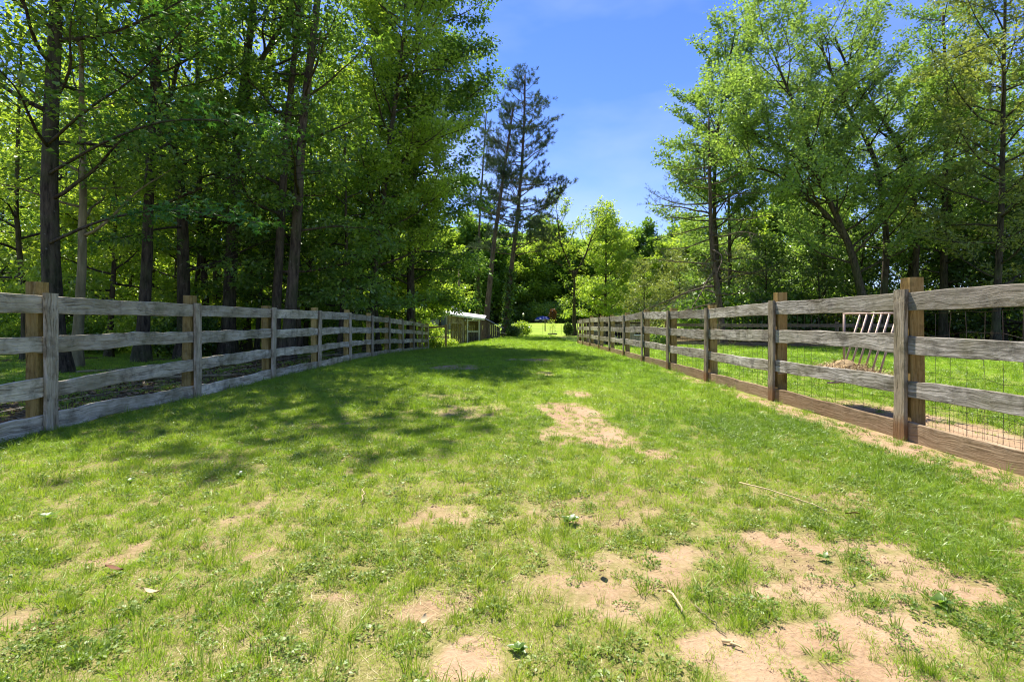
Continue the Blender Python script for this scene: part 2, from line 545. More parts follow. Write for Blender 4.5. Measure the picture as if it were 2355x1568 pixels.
def ground_material():
    t = MT('ground_soil_and_turf')
    geo = t.new('NewGeometry'); P = geo.outputs['Position']
    dirt = t.new('Attribute', attribute_name='dirt').outputs['Fac']
    lit = t.new('Attribute', attribute_name='litter').outputs['Fac']
    nf = t.noise(P, 14, 5, 0.65)
    nm = t.noise(P, 2.3, 4, 0.6)
    nb = t.noise(P, 0.35, 3, 0.5)
    ng = t.noise(P, 55, 4, 0.7)
    green = t.ramp(t.math('ADD', t.math('MULTIPLY', nm, 0.5), t.math('MULTIPLY', nf, 0.5)), [(0.3, (0.17, 0.25, 0.024)), (0.5, (0.26, 0.35, 0.045)), (0.7, (0.40, 0.42, 0.10))])
    green = t.mix(t.ramp(nb, [(0.4, (0, 0, 0)), (0.65, (0.5, 0.5, 0.5))]), green, (0.150, 0.300, 0.025))
    thatch = t.ramp(t.math('ADD', t.math('MULTIPLY', ng, 0.6), t.math('MULTIPLY', nm, 0.4)), [(0.3, (0.12, 0.105, 0.028)), (0.5, (0.22, 0.20, 0.065)), (0.72, (0.36, 0.30, 0.14))])
    sp = t.new('SeparateXYZ'); t.l.new(P, sp.inputs[0])
    fm = t.ramp(t.math('DIVIDE', sp.outputs['Y'], 20.0), [(0.22, (0, 0, 0)), (0.75, (1, 1, 1))])
    green = t.mix(fm, thatch, green)
    soil = t.ramp(t.math('ADD', t.math('MULTIPLY', nm, 0.55), t.math('MULTIPLY', ng, 0.45)), [(0.25, (0.22, 0.135, 0.072)), (0.42, (0.34, 0.225, 0.13)), (0.6, (0.42, 0.295, 0.18)), (0.8, (0.52, 0.39, 0.255))])
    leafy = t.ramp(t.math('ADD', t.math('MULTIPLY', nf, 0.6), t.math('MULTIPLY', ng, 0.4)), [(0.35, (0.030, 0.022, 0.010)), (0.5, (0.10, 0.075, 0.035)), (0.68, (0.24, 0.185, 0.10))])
    edge = t.math('ADD', dirt, t.math('MULTIPLY', t.math('SUBTRACT', nf, 0.5), 0.7))
    col = t.mix(t.ramp(edge, [(0.32, (0, 0, 0)), (0.62, (1, 1, 1))]), green, soil)
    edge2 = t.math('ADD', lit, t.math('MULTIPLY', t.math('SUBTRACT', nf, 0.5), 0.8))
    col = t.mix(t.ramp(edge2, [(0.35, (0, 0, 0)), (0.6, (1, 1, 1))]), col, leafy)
    bh = t.math('ADD', t.math('MULTIPLY', nf, 0.6), t.math('MULTIPLY', ng, 0.4))
    return t.principled(col, 0.95, bh, 0.8, 0.03, 0.1)


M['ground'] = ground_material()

# ------------------------------------------------------------------ ground sheet
XF, XR = -4.78, 3.76                         # the two fence lines

# bare patches: x, y, half width, half depth, strength
PATCH = [(0.80, 6.0, 0.34, 1.0, 1.0), (0.95, 5.0, 0.22, 0.6, 0.85), (1.02, 7.9, 0.24, 0.42, 0.9), (0.62, 6.6, 0.3, 0.5, 0.6), (1.22, 4.25, 0.16, 0.17, 1.1),
         (0.55, 5.0, 0.35, 0.45, 0.55), (-1.38, 12.6, 0.62, 0.75, 1.0), (0.74, 15.0, 0.5, 0.65, 0.85), (0.02, 15.1, 0.34, 0.4, 0.8),
         (0.72, 11.0, 0.22, 0.45, 0.7), (-0.45, 6.3, 0.6, 0.5, 0.42), (-0.9, 7.6, 0.6, 0.5, 0.4), (-2.1, 5.5, 0.6, 0.35, 0.4),
         (1.78, 2.28, 0.20, 0.16, 1.1), (1.94, 2.12, 0.15, 0.12, 1.0), (1.22, 2.10, 0.22, 0.09, 1.0), (1.42, 1.86, 0.22, 0.10, 1.1), (1.15, 1.76, 0.24, 0.10, 1.0),
         (0.80, 1.68, 0.22, 0.12, 0.95), (1.02, 1.5, 0.3, 0.12, 1.0), (-0.14, 1.72, 0.13, 0.09, 1.0), (-0.30, 1.95, 0.2, 0.08, 0.5),
         (0.55, 2.35, 0.4, 0.12, 0.55), (0.35, 2.05, 0.35, 0.2, 0.5), (1.5, 2.55, 0.5, 0.14, 0.6), (-1.1, 2.3, 0.08, 0.05, 0.7), (-0.75, 2.0, 0.10, 0.05, 0.6),
         (-1.9, 2.4, 0.14, 0.06, 0.8), (0.45, 2.9, 0.5, 0.2, 0.45), (-0.6, 2.75, 0.25, 0.1, 0.5), (2.7, 41.0, 2.4, 0.8, 0.7), (1.2, 36, 1.5, 0.5, 0.3)]


def masks(x, y):
    x = np.asarray(x, float); y = np.asarray(y, float)
    d = np.zeros_like(x)
    wx = x + 0.22 * (fbm(x * 2.1, y * 2.1, 5) - 0.5); wy = y + 0.3 * (fbm(x * 2.3, y * 1.9, 9) - 0.5)
    for (cx, cy, a, b, s) in PATCH:
        q = ((wx - cx) / a) ** 2 + ((wy - cy) / b) ** 2
        d = np.maximum(d, s * np.clip(1.45 - 0.85 * q, 0, 1))
    n = fbm(x * 3.2, y * 3.2, 21, 4)
    near = 1 - smooth(y, 2.6, 5.5)
    right = smooth(x, -1.2, 1.6)
    d = np.maximum(d, np.clip((n - (0.61 - 0.07 * right)) * 4, 0, 0.48) * near)
    base = np.exp(-((x - 3.52) / (0.22 + 0.12 * (1 - smooth(y, 4, 9)))) ** 2) * (1 - 0.75 * smooth(y, 8, 14))
    d = np.maximum(d, base * (0.6 + 0.9 * (fbm(x * 2, y * 1.3, 31) - 0.35)))
    pad = smooth(x, 3.7, 3.95) * (1 - smooth(x, 4.7, 5.6)) * (1 - smooth(y, 6.0, 9.0))
    d = np.maximum(d, pad * (0.75 + 0.6 * (fbm(x * 1.5, y * 1.5, 33) - 0.5)))
    d = d * np.clip(0.05 + 1.75 * fbm(x * 7, y * 7, 41, 4), 0, 1.15)
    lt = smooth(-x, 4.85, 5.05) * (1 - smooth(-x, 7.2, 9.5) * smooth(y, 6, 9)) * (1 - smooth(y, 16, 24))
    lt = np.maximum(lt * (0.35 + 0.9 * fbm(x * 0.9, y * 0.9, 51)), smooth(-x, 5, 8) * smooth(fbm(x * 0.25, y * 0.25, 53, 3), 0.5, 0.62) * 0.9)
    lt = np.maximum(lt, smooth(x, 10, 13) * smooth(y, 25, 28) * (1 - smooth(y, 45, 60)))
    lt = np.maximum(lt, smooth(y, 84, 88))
    return np.clip(d, 0, 1), np.clip(lt, 0, 1)


def axis(segs):
    out = [np.array([segs[0][0]])]
    for a, b, st in segs:
        n = max(1, int(round((b - a) / st)))
        out.append(np.linspace(a, b, n + 1)[1:])
    return np.concatenate(out)


xs = axis([(-420, -120, 50), (-120, -40, 8), (-40, -12, 1.4), (-12, -5, 0.35), (-5, 4, 0.085), (4, 8, 0.25), (8, 40, 1.2), (40, 120, 8), (120, 420, 50)])
ys = axis([(-30, 0, 3), (0, 1, 0.25), (1, 8, 0.075), (8, 16, 0.15), (16, 30, 0.4), (30, 60, 0.8), (60, 120, 3), (120, 420, 20)])
GX, GY = np.meshgrid(xs, ys)
GZ = hgt(GX, GY) + 0.012 * (fbm(GX * 3, GY * 3, 77, 3) - 0.5)
mbg = MB()
nx, ny = len(xs), len(ys)
i = np.arange(ny - 1)[:, None] * nx; j = np.arange(nx - 1)[None, :]
mbg.add(np.stack([GX, GY, GZ], -1).reshape(-1, 3), np.stack([i + j, i + j + 1, i + nx + j + 1, i + nx + j], -1).reshape(-1, 4))
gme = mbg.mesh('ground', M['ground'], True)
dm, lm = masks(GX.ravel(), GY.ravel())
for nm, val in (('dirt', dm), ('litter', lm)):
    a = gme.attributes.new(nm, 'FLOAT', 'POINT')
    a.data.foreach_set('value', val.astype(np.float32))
tag(link('ground', gme), 'worn grass lane with sandy bare patches between two board fences', kind='structure')

# ------------------------------------------------------------------ grass: tufts instanced over the ground (uncountable)
TUFTS = bpy.data.collections.new('tuft_shapes')


def blades(mb, n, rad, hmin, hmax, wid, lean, rr, flat=0.0):
    ang = rr.uniform(0, 6.283, n); r = rad * np.sqrt(rr.uniform(0, 1, n))
    base = np.stack([r * np.cos(ang), r * np.sin(ang), np.full(n, -0.006)], -1)
    h = rr.uniform(hmin, hmax, n)
    la = ang + rr.normal(0, 0.9, n); ln = np.abs(rr.normal(lean, lean * 0.5, n)) * h
    D = np.stack([np.cos(la), np.sin(la), np.zeros(n)], -1)
    fa = rr.uniform(0, 6.283, n)
    S = np.stack([np.cos(fa), np.sin(fa), np.zeros(n)], -1) * wid
    up = np.array([0, 0, 1.0])
    zz = h * (1 - flat)
    p1 = base + D * (ln * 0.35)[:, None] + up * (zz * 0.6)[:, None]
    p2 = base + D * ln[:, None] + up * zz[:, None]
    V = np.stack([base - S, base + S, p1 + S * 0.75, p1 - S * 0.75, p2], 1).reshape(-1, 3)
    b = np.arange(n)[:, None] * 5
    val = np.repeat(rr.uniform(0, 1, n), 5)
    k = mb.n
    mb.add(V, b + np.array([[0, 1, 2, 3]]), val)
    mb.f.append(b + np.array([[3, 2, 4]]) + k)


def leaflets(mb, n, rad, hgt_, size, rr):
    ang = rr.uniform(0, 6.283, n); r = rad * np.sqrt(rr.uniform(0, 1, n))
    c = np.stack([r * np.cos(ang), r * np.sin(ang), hgt_ * (1 - (r / rad) ** 2) * rr.uniform(0.2, 1, n) + 0.003], -1)
    a2 = ang + rr.normal(0, 0.8, n)
    el = rr.uniform(-0.2, 0.9, n)
    A = np.stack([np.cos(a2) * np.cos(el), np.sin(a2) * np.cos(el), np.sin(el)], -1)
    N = rr.normal(0, 0.45, (n, 3)) + np.array([0, 0, 1.0])
    S = np.cross(A, N); S /= np.linalg.norm(S, axis=1, keepdims=True)
    L = (size * rr.uniform(0.6, 1.3, n))[:, None]
    V = np.stack([c, c + A * L * 0.5 + S * L * 0.3, c + A * L, c + A * L * 0.5 - S * L * 0.3], 1).reshape(-1, 3)
    mb.add(V, np.arange(n)[:, None] * 4 + np.arange(4)[None, :], np.repeat(rr.uniform(0, 1, n), 4))


kinds = []
for q in range(12):
    rr = np.random.default_rng(100 + q)
    mb = MB()
    if q < 4:    # short turf
        blades(mb, 46, 0.060, 0.012, 0.036, 0.0015, 0.85, rr); mat = M['g_turf']
    elif q < 6:  # taller tuft
        blades(mb, 22, 0.026, 0.035, 0.090, 0.0017, 0.6, rr); mat = M['g_dark']
    elif q < 8:  # low leafy weed
        leaflets(mb, 60, 0.055, 0.035, 0.017, rr); blades(mb, 6, 0.03, 0.03, 0.07, 0.0013, 0.4, rr); mat = M['g_weed']
    elif q == 8:  # dead straw lying flat
        blades(mb, 16, 0.08, 0.04, 0.11, 0.0015, 1.3, rr, 0.86); mat = M['g_dry']
    elif q == 10:  # crumbs of soil and small stones
        for c_ in range(9):
            a_ = rr.uniform(0, 6.283); r_ = 0.06 * math.sqrt(rr.uniform(0, 1)); z_ = rr.uniform(0.0012, 0.0034) * (1.8 if c_ == 0 else 1)
            P8 = np.array([(-1, -1, -1), (1, -1, -1), (1, 1, -1), (-1, 1, -1), (-.7, -.7, .8), (.7, -.6, 1), (.6, .7, .8), (-.7, .6, .9)]) * z_ * rr.uniform(0.7, 1.3, (8, 3))
            mb.add(P8 + np.array([r_ * math.cos(a_), r_ * math.sin(a_), z_ * 0.4]), np.array([(4, 5, 6, 7), (0, 1, 5, 4), (1, 2, 6, 5), (2, 3, 7, 6), (3, 0, 4, 7)]))
        mat = M['clod']
    elif q == 11:  # loose straw scraps
        blades(mb, 9, 0.09, 0.05, 0.14, 0.0013, 1.6, rr, 0.93); mat = M['g_dry']
    else:        # coarse flat blades
        blades(mb, 18, 0.04, 0.04, 0.085, 0.0030, 1.0, rr, 0.35); mat = M['g_dark']
    o = bpy.data.objects.new('tuft_%02d' % q, mb.mesh('tuft', mat))
    TUFTS.objects.link(o)


def scatter(x0, x1, y0, y1, dens, rr):
    n = int((x1 - x0) * (y1 - y0) * dens)
    return rr.uniform(x0, x1, n), rr.uniform(y0, y1, n)


def grass_object(name, zones, label, dens_fn, seed):
    rr = np.random.default_rng(seed)
    X, Y, S, I, T, D = [], [], [], [], [], []
    for (x0, x1, y0, y1, dens, size) in zones:
        x, y = scatter(x0, x1, y0, y1, dens, rr)
        d, lt = masks(x, y)
        keep = (rr.uniform(0, 1, len(x)) < dens_fn(x, y, d, lt)) & (np.abs(x) < y * 1.1 + (2.2 if dens < 300 else 0.9))
        x, y, d = x[keep], y[keep], d[keep]
        near = y < 6
        r1 = rr.uniform(0, 1, len(x))
        patch = fbm(x * 1.3, y * 1.3, 61, 3)
        idx = np.where(r1 < 0.58, rr.integers(0, 4, len(x)), np.where(r1 < 0.72, rr.integers(4, 6, len(x)), np.where(r1 < 0.78, rr.integers(6, 8, len(x)), np.where(r1 < 0.96, 8, 9))))
        right = smooth(x, 1.4, 2.6)
        r2 = rr.uniform(0, 1, len(x))
        idx = np.where((r1 > 0.20) & (r1 < 0.34) & (y < 4.2) & (right < 0.6), 8, idx)
        idx = np.where((idx == 8) & ((y > 9) | (rr.uniform(0, 1, len(x)) < 0.6 * right)), 1, idx)
        idx = np.where((patch > 0.60) & near & (r1 > 0.34) & (r1 < 0.46), 6 + (idx % 2), idx)
        idx = np.where((right > 0.5) & near & (r1 < 0.25), 9, idx)
        idx = np.where((d > 0.30) & (r2 < 0.42), np.where(r2 < 0.20, 10, 11), idx)
        idx = np.where((y < 7) & (r2 > 0.93) & (x < 2.0), 11, idx)
        s = size * rr.uniform(0.55, 1.5, len(x)) * np.where(d > 0.45, 0.72, 1.0)
        tint = 0.1 + 0.62 * fbm(x * 0.55, y * 0.55, 71, 3) + 0.35 * (fbm(x * 4, y * 4, 73, 2) - 0.3)
        tint = tint - 0.16 * smooth(x, 1.0, 3.0) + 0.12 * (1 - smooth(y, 2.0, 6.0))
        X.append(x); Y.append(y); S.append(s); I.append(idx); T.append(tint)
    X, Y, S, I, T = map(np.concatenate, (X, Y, S, I, T))
    Z = hgt(X, Y)
    me = bpy.data.meshes.new(name)
    me.vertices.add(len(X))
    me.vertices.foreach_set('co', np.stack([X, Y, Z], -1).astype(np.float32).ravel())
    for nm, ty, val in (('sc', 'FLOAT', S), ('tint', 'FLOAT', np.clip(T, 0, 1)), ('rz', 'FLOAT', rr.uniform(0, 6.283, len(X)))):
        a = me.attributes.new(nm, ty, 'POINT'); a.data.foreach_set('value', val.astype(np.float32))
    a = me.attributes.new('idx', 'INT', 'POINT'); a.data.foreach_set('value', I.astype(np.int32))
    me.materials.append(M['g_turf'])
    o = link(name, me)
    tag(o, label, 'grass', kind='stuff')
    md = o.modifiers.new('scatter', 'NODES')
    md.node_group = SCATTER
    return len(X)


def scatter_group():
    ng = bpy.data.node_groups.new('tuft_scatter', 'GeometryNodeTree')
    ng.interface.new_socket('Geometry', in_out='INPUT', socket_type='NodeSocketGeometry')
    ng.interface.new_socket('Geometry', in_out='OUTPUT', socket_type='NodeSocketGeometry')
    n, l = ng.nodes, ng.links
    gi, go = n.new('NodeGroupInput'), n.new('NodeGroupOutput')
    iop = n.new('GeometryNodeInstanceOnPoints')
    ci = n.new('GeometryNodeCollectionInfo')
    ci.inputs['Collection'].default_value = TUFTS
    ci.inputs['Separate Children'].default_value = True
    ci.inputs['Reset Children'].default_value = True

    def attr(nm, ty):
        a = n.new('GeometryNodeInputNamedAttribute'); a.data_type = ty
        a.inputs['Name'].default_value = nm
        return a.outputs['Attribute']
    cx = n.new('ShaderNodeCombineXYZ')
    l.new(attr('rz', 'FLOAT'), cx.inputs['Z'])
    e2r = n.new('FunctionNodeEulerToRotation')
    l.new(cx.outputs[0], e2r.inputs[0])
    l.new(gi.outputs[0], iop.inputs['Points'])
    l.new(ci.outputs[0], iop.inputs['Instance'])
    iop.inputs['Pick Instance'].default_value = True
    l.new(attr('idx', 'INT'), iop.inputs['Instance Index'])
    l.new(e2r.outputs[0], iop.inputs['Rotation'])
    l.new(attr('sc', 'FLOAT'), iop.inputs['Scale'])
    l.new(iop.outputs[0], go.inputs[0])
    return ng


SCATTER = scatter_group()


def lane_d(x, y, d, lt):
    return np.clip(1.0 - 1.25 * np.clip(d - 0.15, 0, 1), 0.46, 1) * (0.55 + 0.7 * fbm(x * 2.2, y * 2.2, 81, 3)) * ((x > XF + 0.02) & (x < XR - 0.08))


n1 = grass_object('grass', [(-4.9, 3.8, 1.3, 3.2, 1250, 0.68), (-4.9, 3.8, 3.2, 6, 800, 0.82), (-4.9, 3.8, 6, 11, 330, 1.15), (-4.9, 3.8, 11, 20, 130, 1.45), (-5, 5, 20, 46, 34, 1.9)],
                  'patchy green turf and low weeds covering the lane between the fences', lane_d, 5)


def pad_d(x, y, d, lt):
    return np.clip(1 - 1.5 * d, 0.02, 1) * (1 - 0.92 * lt) * (x > XR + 0.06)


def wood_d(x, y, d, lt):
    return (1 - 0.78 * np.clip(lt * 1.4, 0, 1)) * (x < XF - 0.05)


n2 = grass_object('paddock_grass', [(3.8, 9, 0.5, 9, 170, 1.25), (3.8, 14, 9, 18, 60, 1.6), (3.8, 30, 18, 30, 16, 2.2)], 'bright mown grass in the paddock behind the sunlit board fence', pad_d, 6)
n3 = grass_object('woodland_grass', [(-11, -4.8, 1.5, 10, 110, 1.3), (-16, -4.8, 10, 20, 34, 1.8), (-26, -4.8, 20, 40, 7, 2.6)], 'patchy shade grass on the woodland floor behind the grey fence', wood_d, 8)
print('tufts', n1, n2, n3)

#@@PART2

# ------------------------------------------------------------------ the two board fences of the lane
LEFT_Y = [-2.06, 0.34, 2.74, 5.14, 7.54, 9.94, 12.34, 14.70, 17.00, 19.40, 21.80, 24.20, 26.40, 28.40]
RIGHT_Y = [-2.40, 0.0, 2.40, 4.79, 7.17, 9.60, 11.96, 14.30, 16.70, 19.16, 21.50, 24.00, 26.40, 28.30]
RIGHT_TOP = [1.41, 1.412, 1.415, 1.416, 1.417, 1.385, 1.39, 1.42, 1.355, 1.34, 1.345, 1.33, 1.29, 1.24]
RAIL_C = [1.305, 0.905, 0.50, 0.085]          # centre heights of the four boards
RAIL_H = [0.185, 0.175, 0.165, 0.185]


def board(name, mat, parent, p, q, h, t, seed, **kw):
    p, q = Vector(p), Vector(q)
    d = q - p
    o = plank_mb(d.length, h, t, seed=seed, **kw).obj(name, mat, parent)
    x = d.normalized(); y = Vector((0, 0, 1)).cross(x).normalized(); z = x.cross(y)
    o.location = p
    o.rotation_euler = Matrix((x, y, z)).transposed().to_euler()
    return o


def lane_fence(side):
    rr = random.Random(3 + side)
    X0 = XF if side < 0 else XR
    Yl = LEFT_Y if side < 0 else RIGHT_Y
    mats = ('fence_left', 'batten_left', 'post_left') if side < 0 else ('fence_right', 'batten_right', 'post_right')
    root = empty('board_fence', (X0, Yl[0], hg(X0, Yl[0])),
                 'weathered grey four-board fence in tree shade along the wood' if side < 0 else 'sunlit weathered four-board fence with wire mesh along the paddock', 'fence')
    root_m = Vector(root.location)
    L = lambda x, y, z: (x - root_m.x, y - root_m.y, z - root_m.z)
    top = {}
    for k, y in enumerate(Yl):
        g = hg(X0, y)
        if side < 0:
            tp = g + 1.40 + (0.03 if k > 10 else 0)
        else:
            tp = RIGHT_TOP[k]
        top[k] = (g, tp)
        # main post behind the boards
        ph = (tp - g) + (0.135 if k in (3, 4) else rr.uniform(0.03, 0.12))
        o = plank_mb(ph + 0.12, 0.135, 0.135, ch=0.010, segs=6, wob=0.003, seed=48 + k, vertical=True).obj('post', M[mats[2]], root)
        o.location = L(X0 + side * (0.0215 + 0.070), y + rr.uniform(-0.012, 0.012), g - 0.12)
        o.rotation_euler = (rr.uniform(-0.012, 0.012), rr.uniform(-0.010, 0.010), rr.uniform(-0.05, 0.05))
        # batten nailed over the joint
        bh = tp - g + 0.02
        o = plank_mb(bh + 0.05, 0.14, 0.038, ch=0.005, segs=7, wob=0.003, seed=78 + k, vertical=True).obj('batten', M[mats[1]], root)
        o.location = L(X0 - side * 0.042, y, g - 0.05)
        o.rotation_euler = (rr.uniform(-0.008, 0.008), 0, math.pi / 2)
        if k % 2 == 0 and k:
            for b in range(2):
                zz = g + RAIL_C[b] * (tp - g) / 1.40
                nail = MB(); add_tube(nail, [(0, 0, 0), (-side * 0.006, 0, 0)], [0.005, 0.004], 6)
                n_ = nail.obj('nail', M['wire'], root); n_.location = L(X0 - side * 0.0615, y + 0.02 * (1 if b else -1), zz)
    for k in range(len(Yl) - 1):
        y0, y1 = Yl[k], Yl[k + 1]
        (g0, t0), (g1, t1) = top[k], top[k + 1]
        for b in range(4):
            s0, s1 = (t0 - g0) / 1.40, (t1 - g1) / 1.40
            z0, z1 = g0 + RAIL_C[b] * s0, g1 + RAIL_C[b] * s1
            if b == 3:
                z0, z1 = g0 + 0.085, g1 + 0.085
            else:
                z0 += rr.uniform(-0.012, 0.012); z1 += rr.uniform(-0.012, 0.012)
            if b == 0:
                z0, z1 = t0 - 0.095, t1 - 0.095
            sag, h = 0.0, RAIL_H[b] + rr.uniform(-0.012, 0.012)
            if side < 0 and k == 3 and b == 2: z0 -= 0.06
            if side < 0 and k == 2 and b == 2: z0 -= 0.10; z1 -= 0.03
            if side > 0 and k in (3, 6) and b in (1,): sag = -0.015
            if side < 0 and k == 3 and b == 3: sag = -0.02
            m = M['muddy'] if (side > 0 and b == 3) else M[mats[0]]
            board('board', m, root, L(X0, y0 + 0.003, z0), L(X0, y1 - 0.003, z1), h, 0.038, 192 + k * 4 + b + (60 if side > 0 else 0), wob=(0.0055 if b else 0.004) * (1.7 if side < 0 and b else 1.0), sag=sag, segs=14)
    return root, L, top


fl, LL, topL = lane_fence(-1)
fr, LR, topR = lane_fence(1)

# plain wires behind the grey fence
for z in (0.33, 0.26):
    mb = MB()
    pts = [LL(XF - 0.02 - 0.14, y, hg(XF, y) + z + 0.015 * math.sin(y * 2.1 + z * 9)) for y in np.arange(-2.0, 28.4, 0.4)]
    add_tube(mb, pts, 0.0022, 4)
    tag(mb.obj('wire_strand', M['galv'], fl), 'thin plain wire stretched low behind the boards')

# woven stock wire on the back of the sunlit fence
rr = np.random.default_rng(91)
mb = MB()
Yw = np.arange(-2.4, 28.35, 0.16)
Zw = np.array([0.06, 0.20, 0.34, 0.48, 0.64, 0.82, 1.02, 1.22])
DX = 0.0215 + 0.145
jit = rr.normal(0, 0.010, (len(Yw), len(Zw)))
zj = rr.normal(0, 0.012, (len(Yw), len(Zw)))
GR = hgt(np.full(len(Yw), XR + DX), Yw)
for b, z in enumerate(Zw):
    pts = [LR(XR + DX + jit[k, b] * 0.4, y, GR[k] + z + zj[k, b]) for k, y in enumerate(Yw)]
    add_tube(mb, pts, 0.0021, 3)
for k, y in enumerate(Yw):
    pts = [LR(XR + DX + jit[k, b] * 0.4, y + jit[k, b], GR[k] + z + zj[k, b]) for b, z in enumerate(Zw)]
    add_tube(mb, pts, 0.0019, 3)
# finer net along the bottom of the nearest bays
for z in np.arange(0.02, 0.50, 0.045):
    add_tube(mb, [LR(XR + DX + 0.008, y, hg(XR, y) + z + 0.006 * math.sin(y * 17 + z * 40)) for y in np.arange(0.0, 4.8, 0.06)], 0.0011, 3)
for y in np.arange(0.0, 4.8, 0.045):
    add_tube(mb, [LR(XR + DX + 0.008, y + 0.006 * math.sin(z * 60 + y * 31), hg(XR, y) + z) for z in np.arange(0.02, 0.50, 0.06)], 0.0011, 3)
tag(mb.obj('wire_mesh', M['wire'], fr), 'rusty woven wire mesh on the back of the fence', kind='stuff')

# ------------------------------------------------------------------ trees
STAR = None


def star_leaf_mesh():
    mb = MB()
    tips = [(-2.15, 0.62), (-1.1, 0.88), (0.0, 1.0), (1.1, 0.88), (2.15, 0.62)]
    pts = []
    for k, (a, r) in enumerate(tips):
        pts.append((r * math.sin(a), 0.32 + r * math.cos(a) * 0.9, -0.10 * r))
        if k < 4:
            b = (a + tips[k + 1][0]) / 2
            pts.append((0.30 * math.sin(b), 0.32 + 0.30 * math.cos(b), 0.03))
    pts.append((0.10, 0.14, 0.0)); pts.insert(0, (-0.10, 0.14, 0.0))
    c = [(0, 0.30, 0.04)]
    V = np.array(c + pts) * 0.085
    n = len(pts)
    Fc = [(0, 1 + (k + 1) % n, 1 + k) for k in range(n)]
    mb.add(V, np.array(Fc), 0.5)
    k = mb.n                                                     # leaf stalk
    mb.add(np.array([(-0.02, 0.26, 0), (0.02, 0.26, 0), (0.01, -0.45, 0.02), (-0.01, -0.45, 0.02)]) * 0.085, np.array([[0, 1, 2, 3]]), 0.8)
    return mb


def resample(P, n):
    P = np.asarray(P, float)
    s = np.concatenate([[0], np.cumsum(np.linalg.norm(np.diff(P, axis=0), axis=1))])
    t = np.linspace(0, s[-1], n)
    Q = np.stack([np.interp(t, s, P[:, k]) for k in range(3)], -1)
    for _ in range(2):
        Q[1:-1] = 0.25 * Q[:-2] + 0.5 * Q[1:-1] + 0.25 * Q[2:]
    return Q


def in_view(P):
    u = P[:, 0] / np.maximum(P[:, 1], 0.5); v = (P[:, 2] - EYE) / np.maximum(P[:, 1], 0.5)
    return (np.abs(u) < 1.10) & (v < 0.72) & (P[:, 1] > 0)


def leaf_quads(mb, C, A, N, L, Wd, rr, val, fold=0.12):
    n = len(C)
    A = A / (np.linalg.norm(A, axis=1, keepdims=True) + 1e-9)
    S = np.cross(A, N); S /= np.linalg.norm(S, axis=1, keepdims=True) + 1e-9
    N2 = np.cross(S, A)
    L = np.asarray(L).reshape(-1, 1); Wd = np.asarray(Wd).reshape(-1, 1)
    V = np.stack([C, C + A * L * 0.42 + S * Wd + N2 * L * fold, C + A * L - N2 * L * 0.08, C + A * L * 0.42 - S * Wd + N2 * L * fold], 1).reshape(-1, 3)
    mb.add(V, np.arange(n)[:, None] * 4 + np.arange(4)[None, :], np.repeat(val, 4))


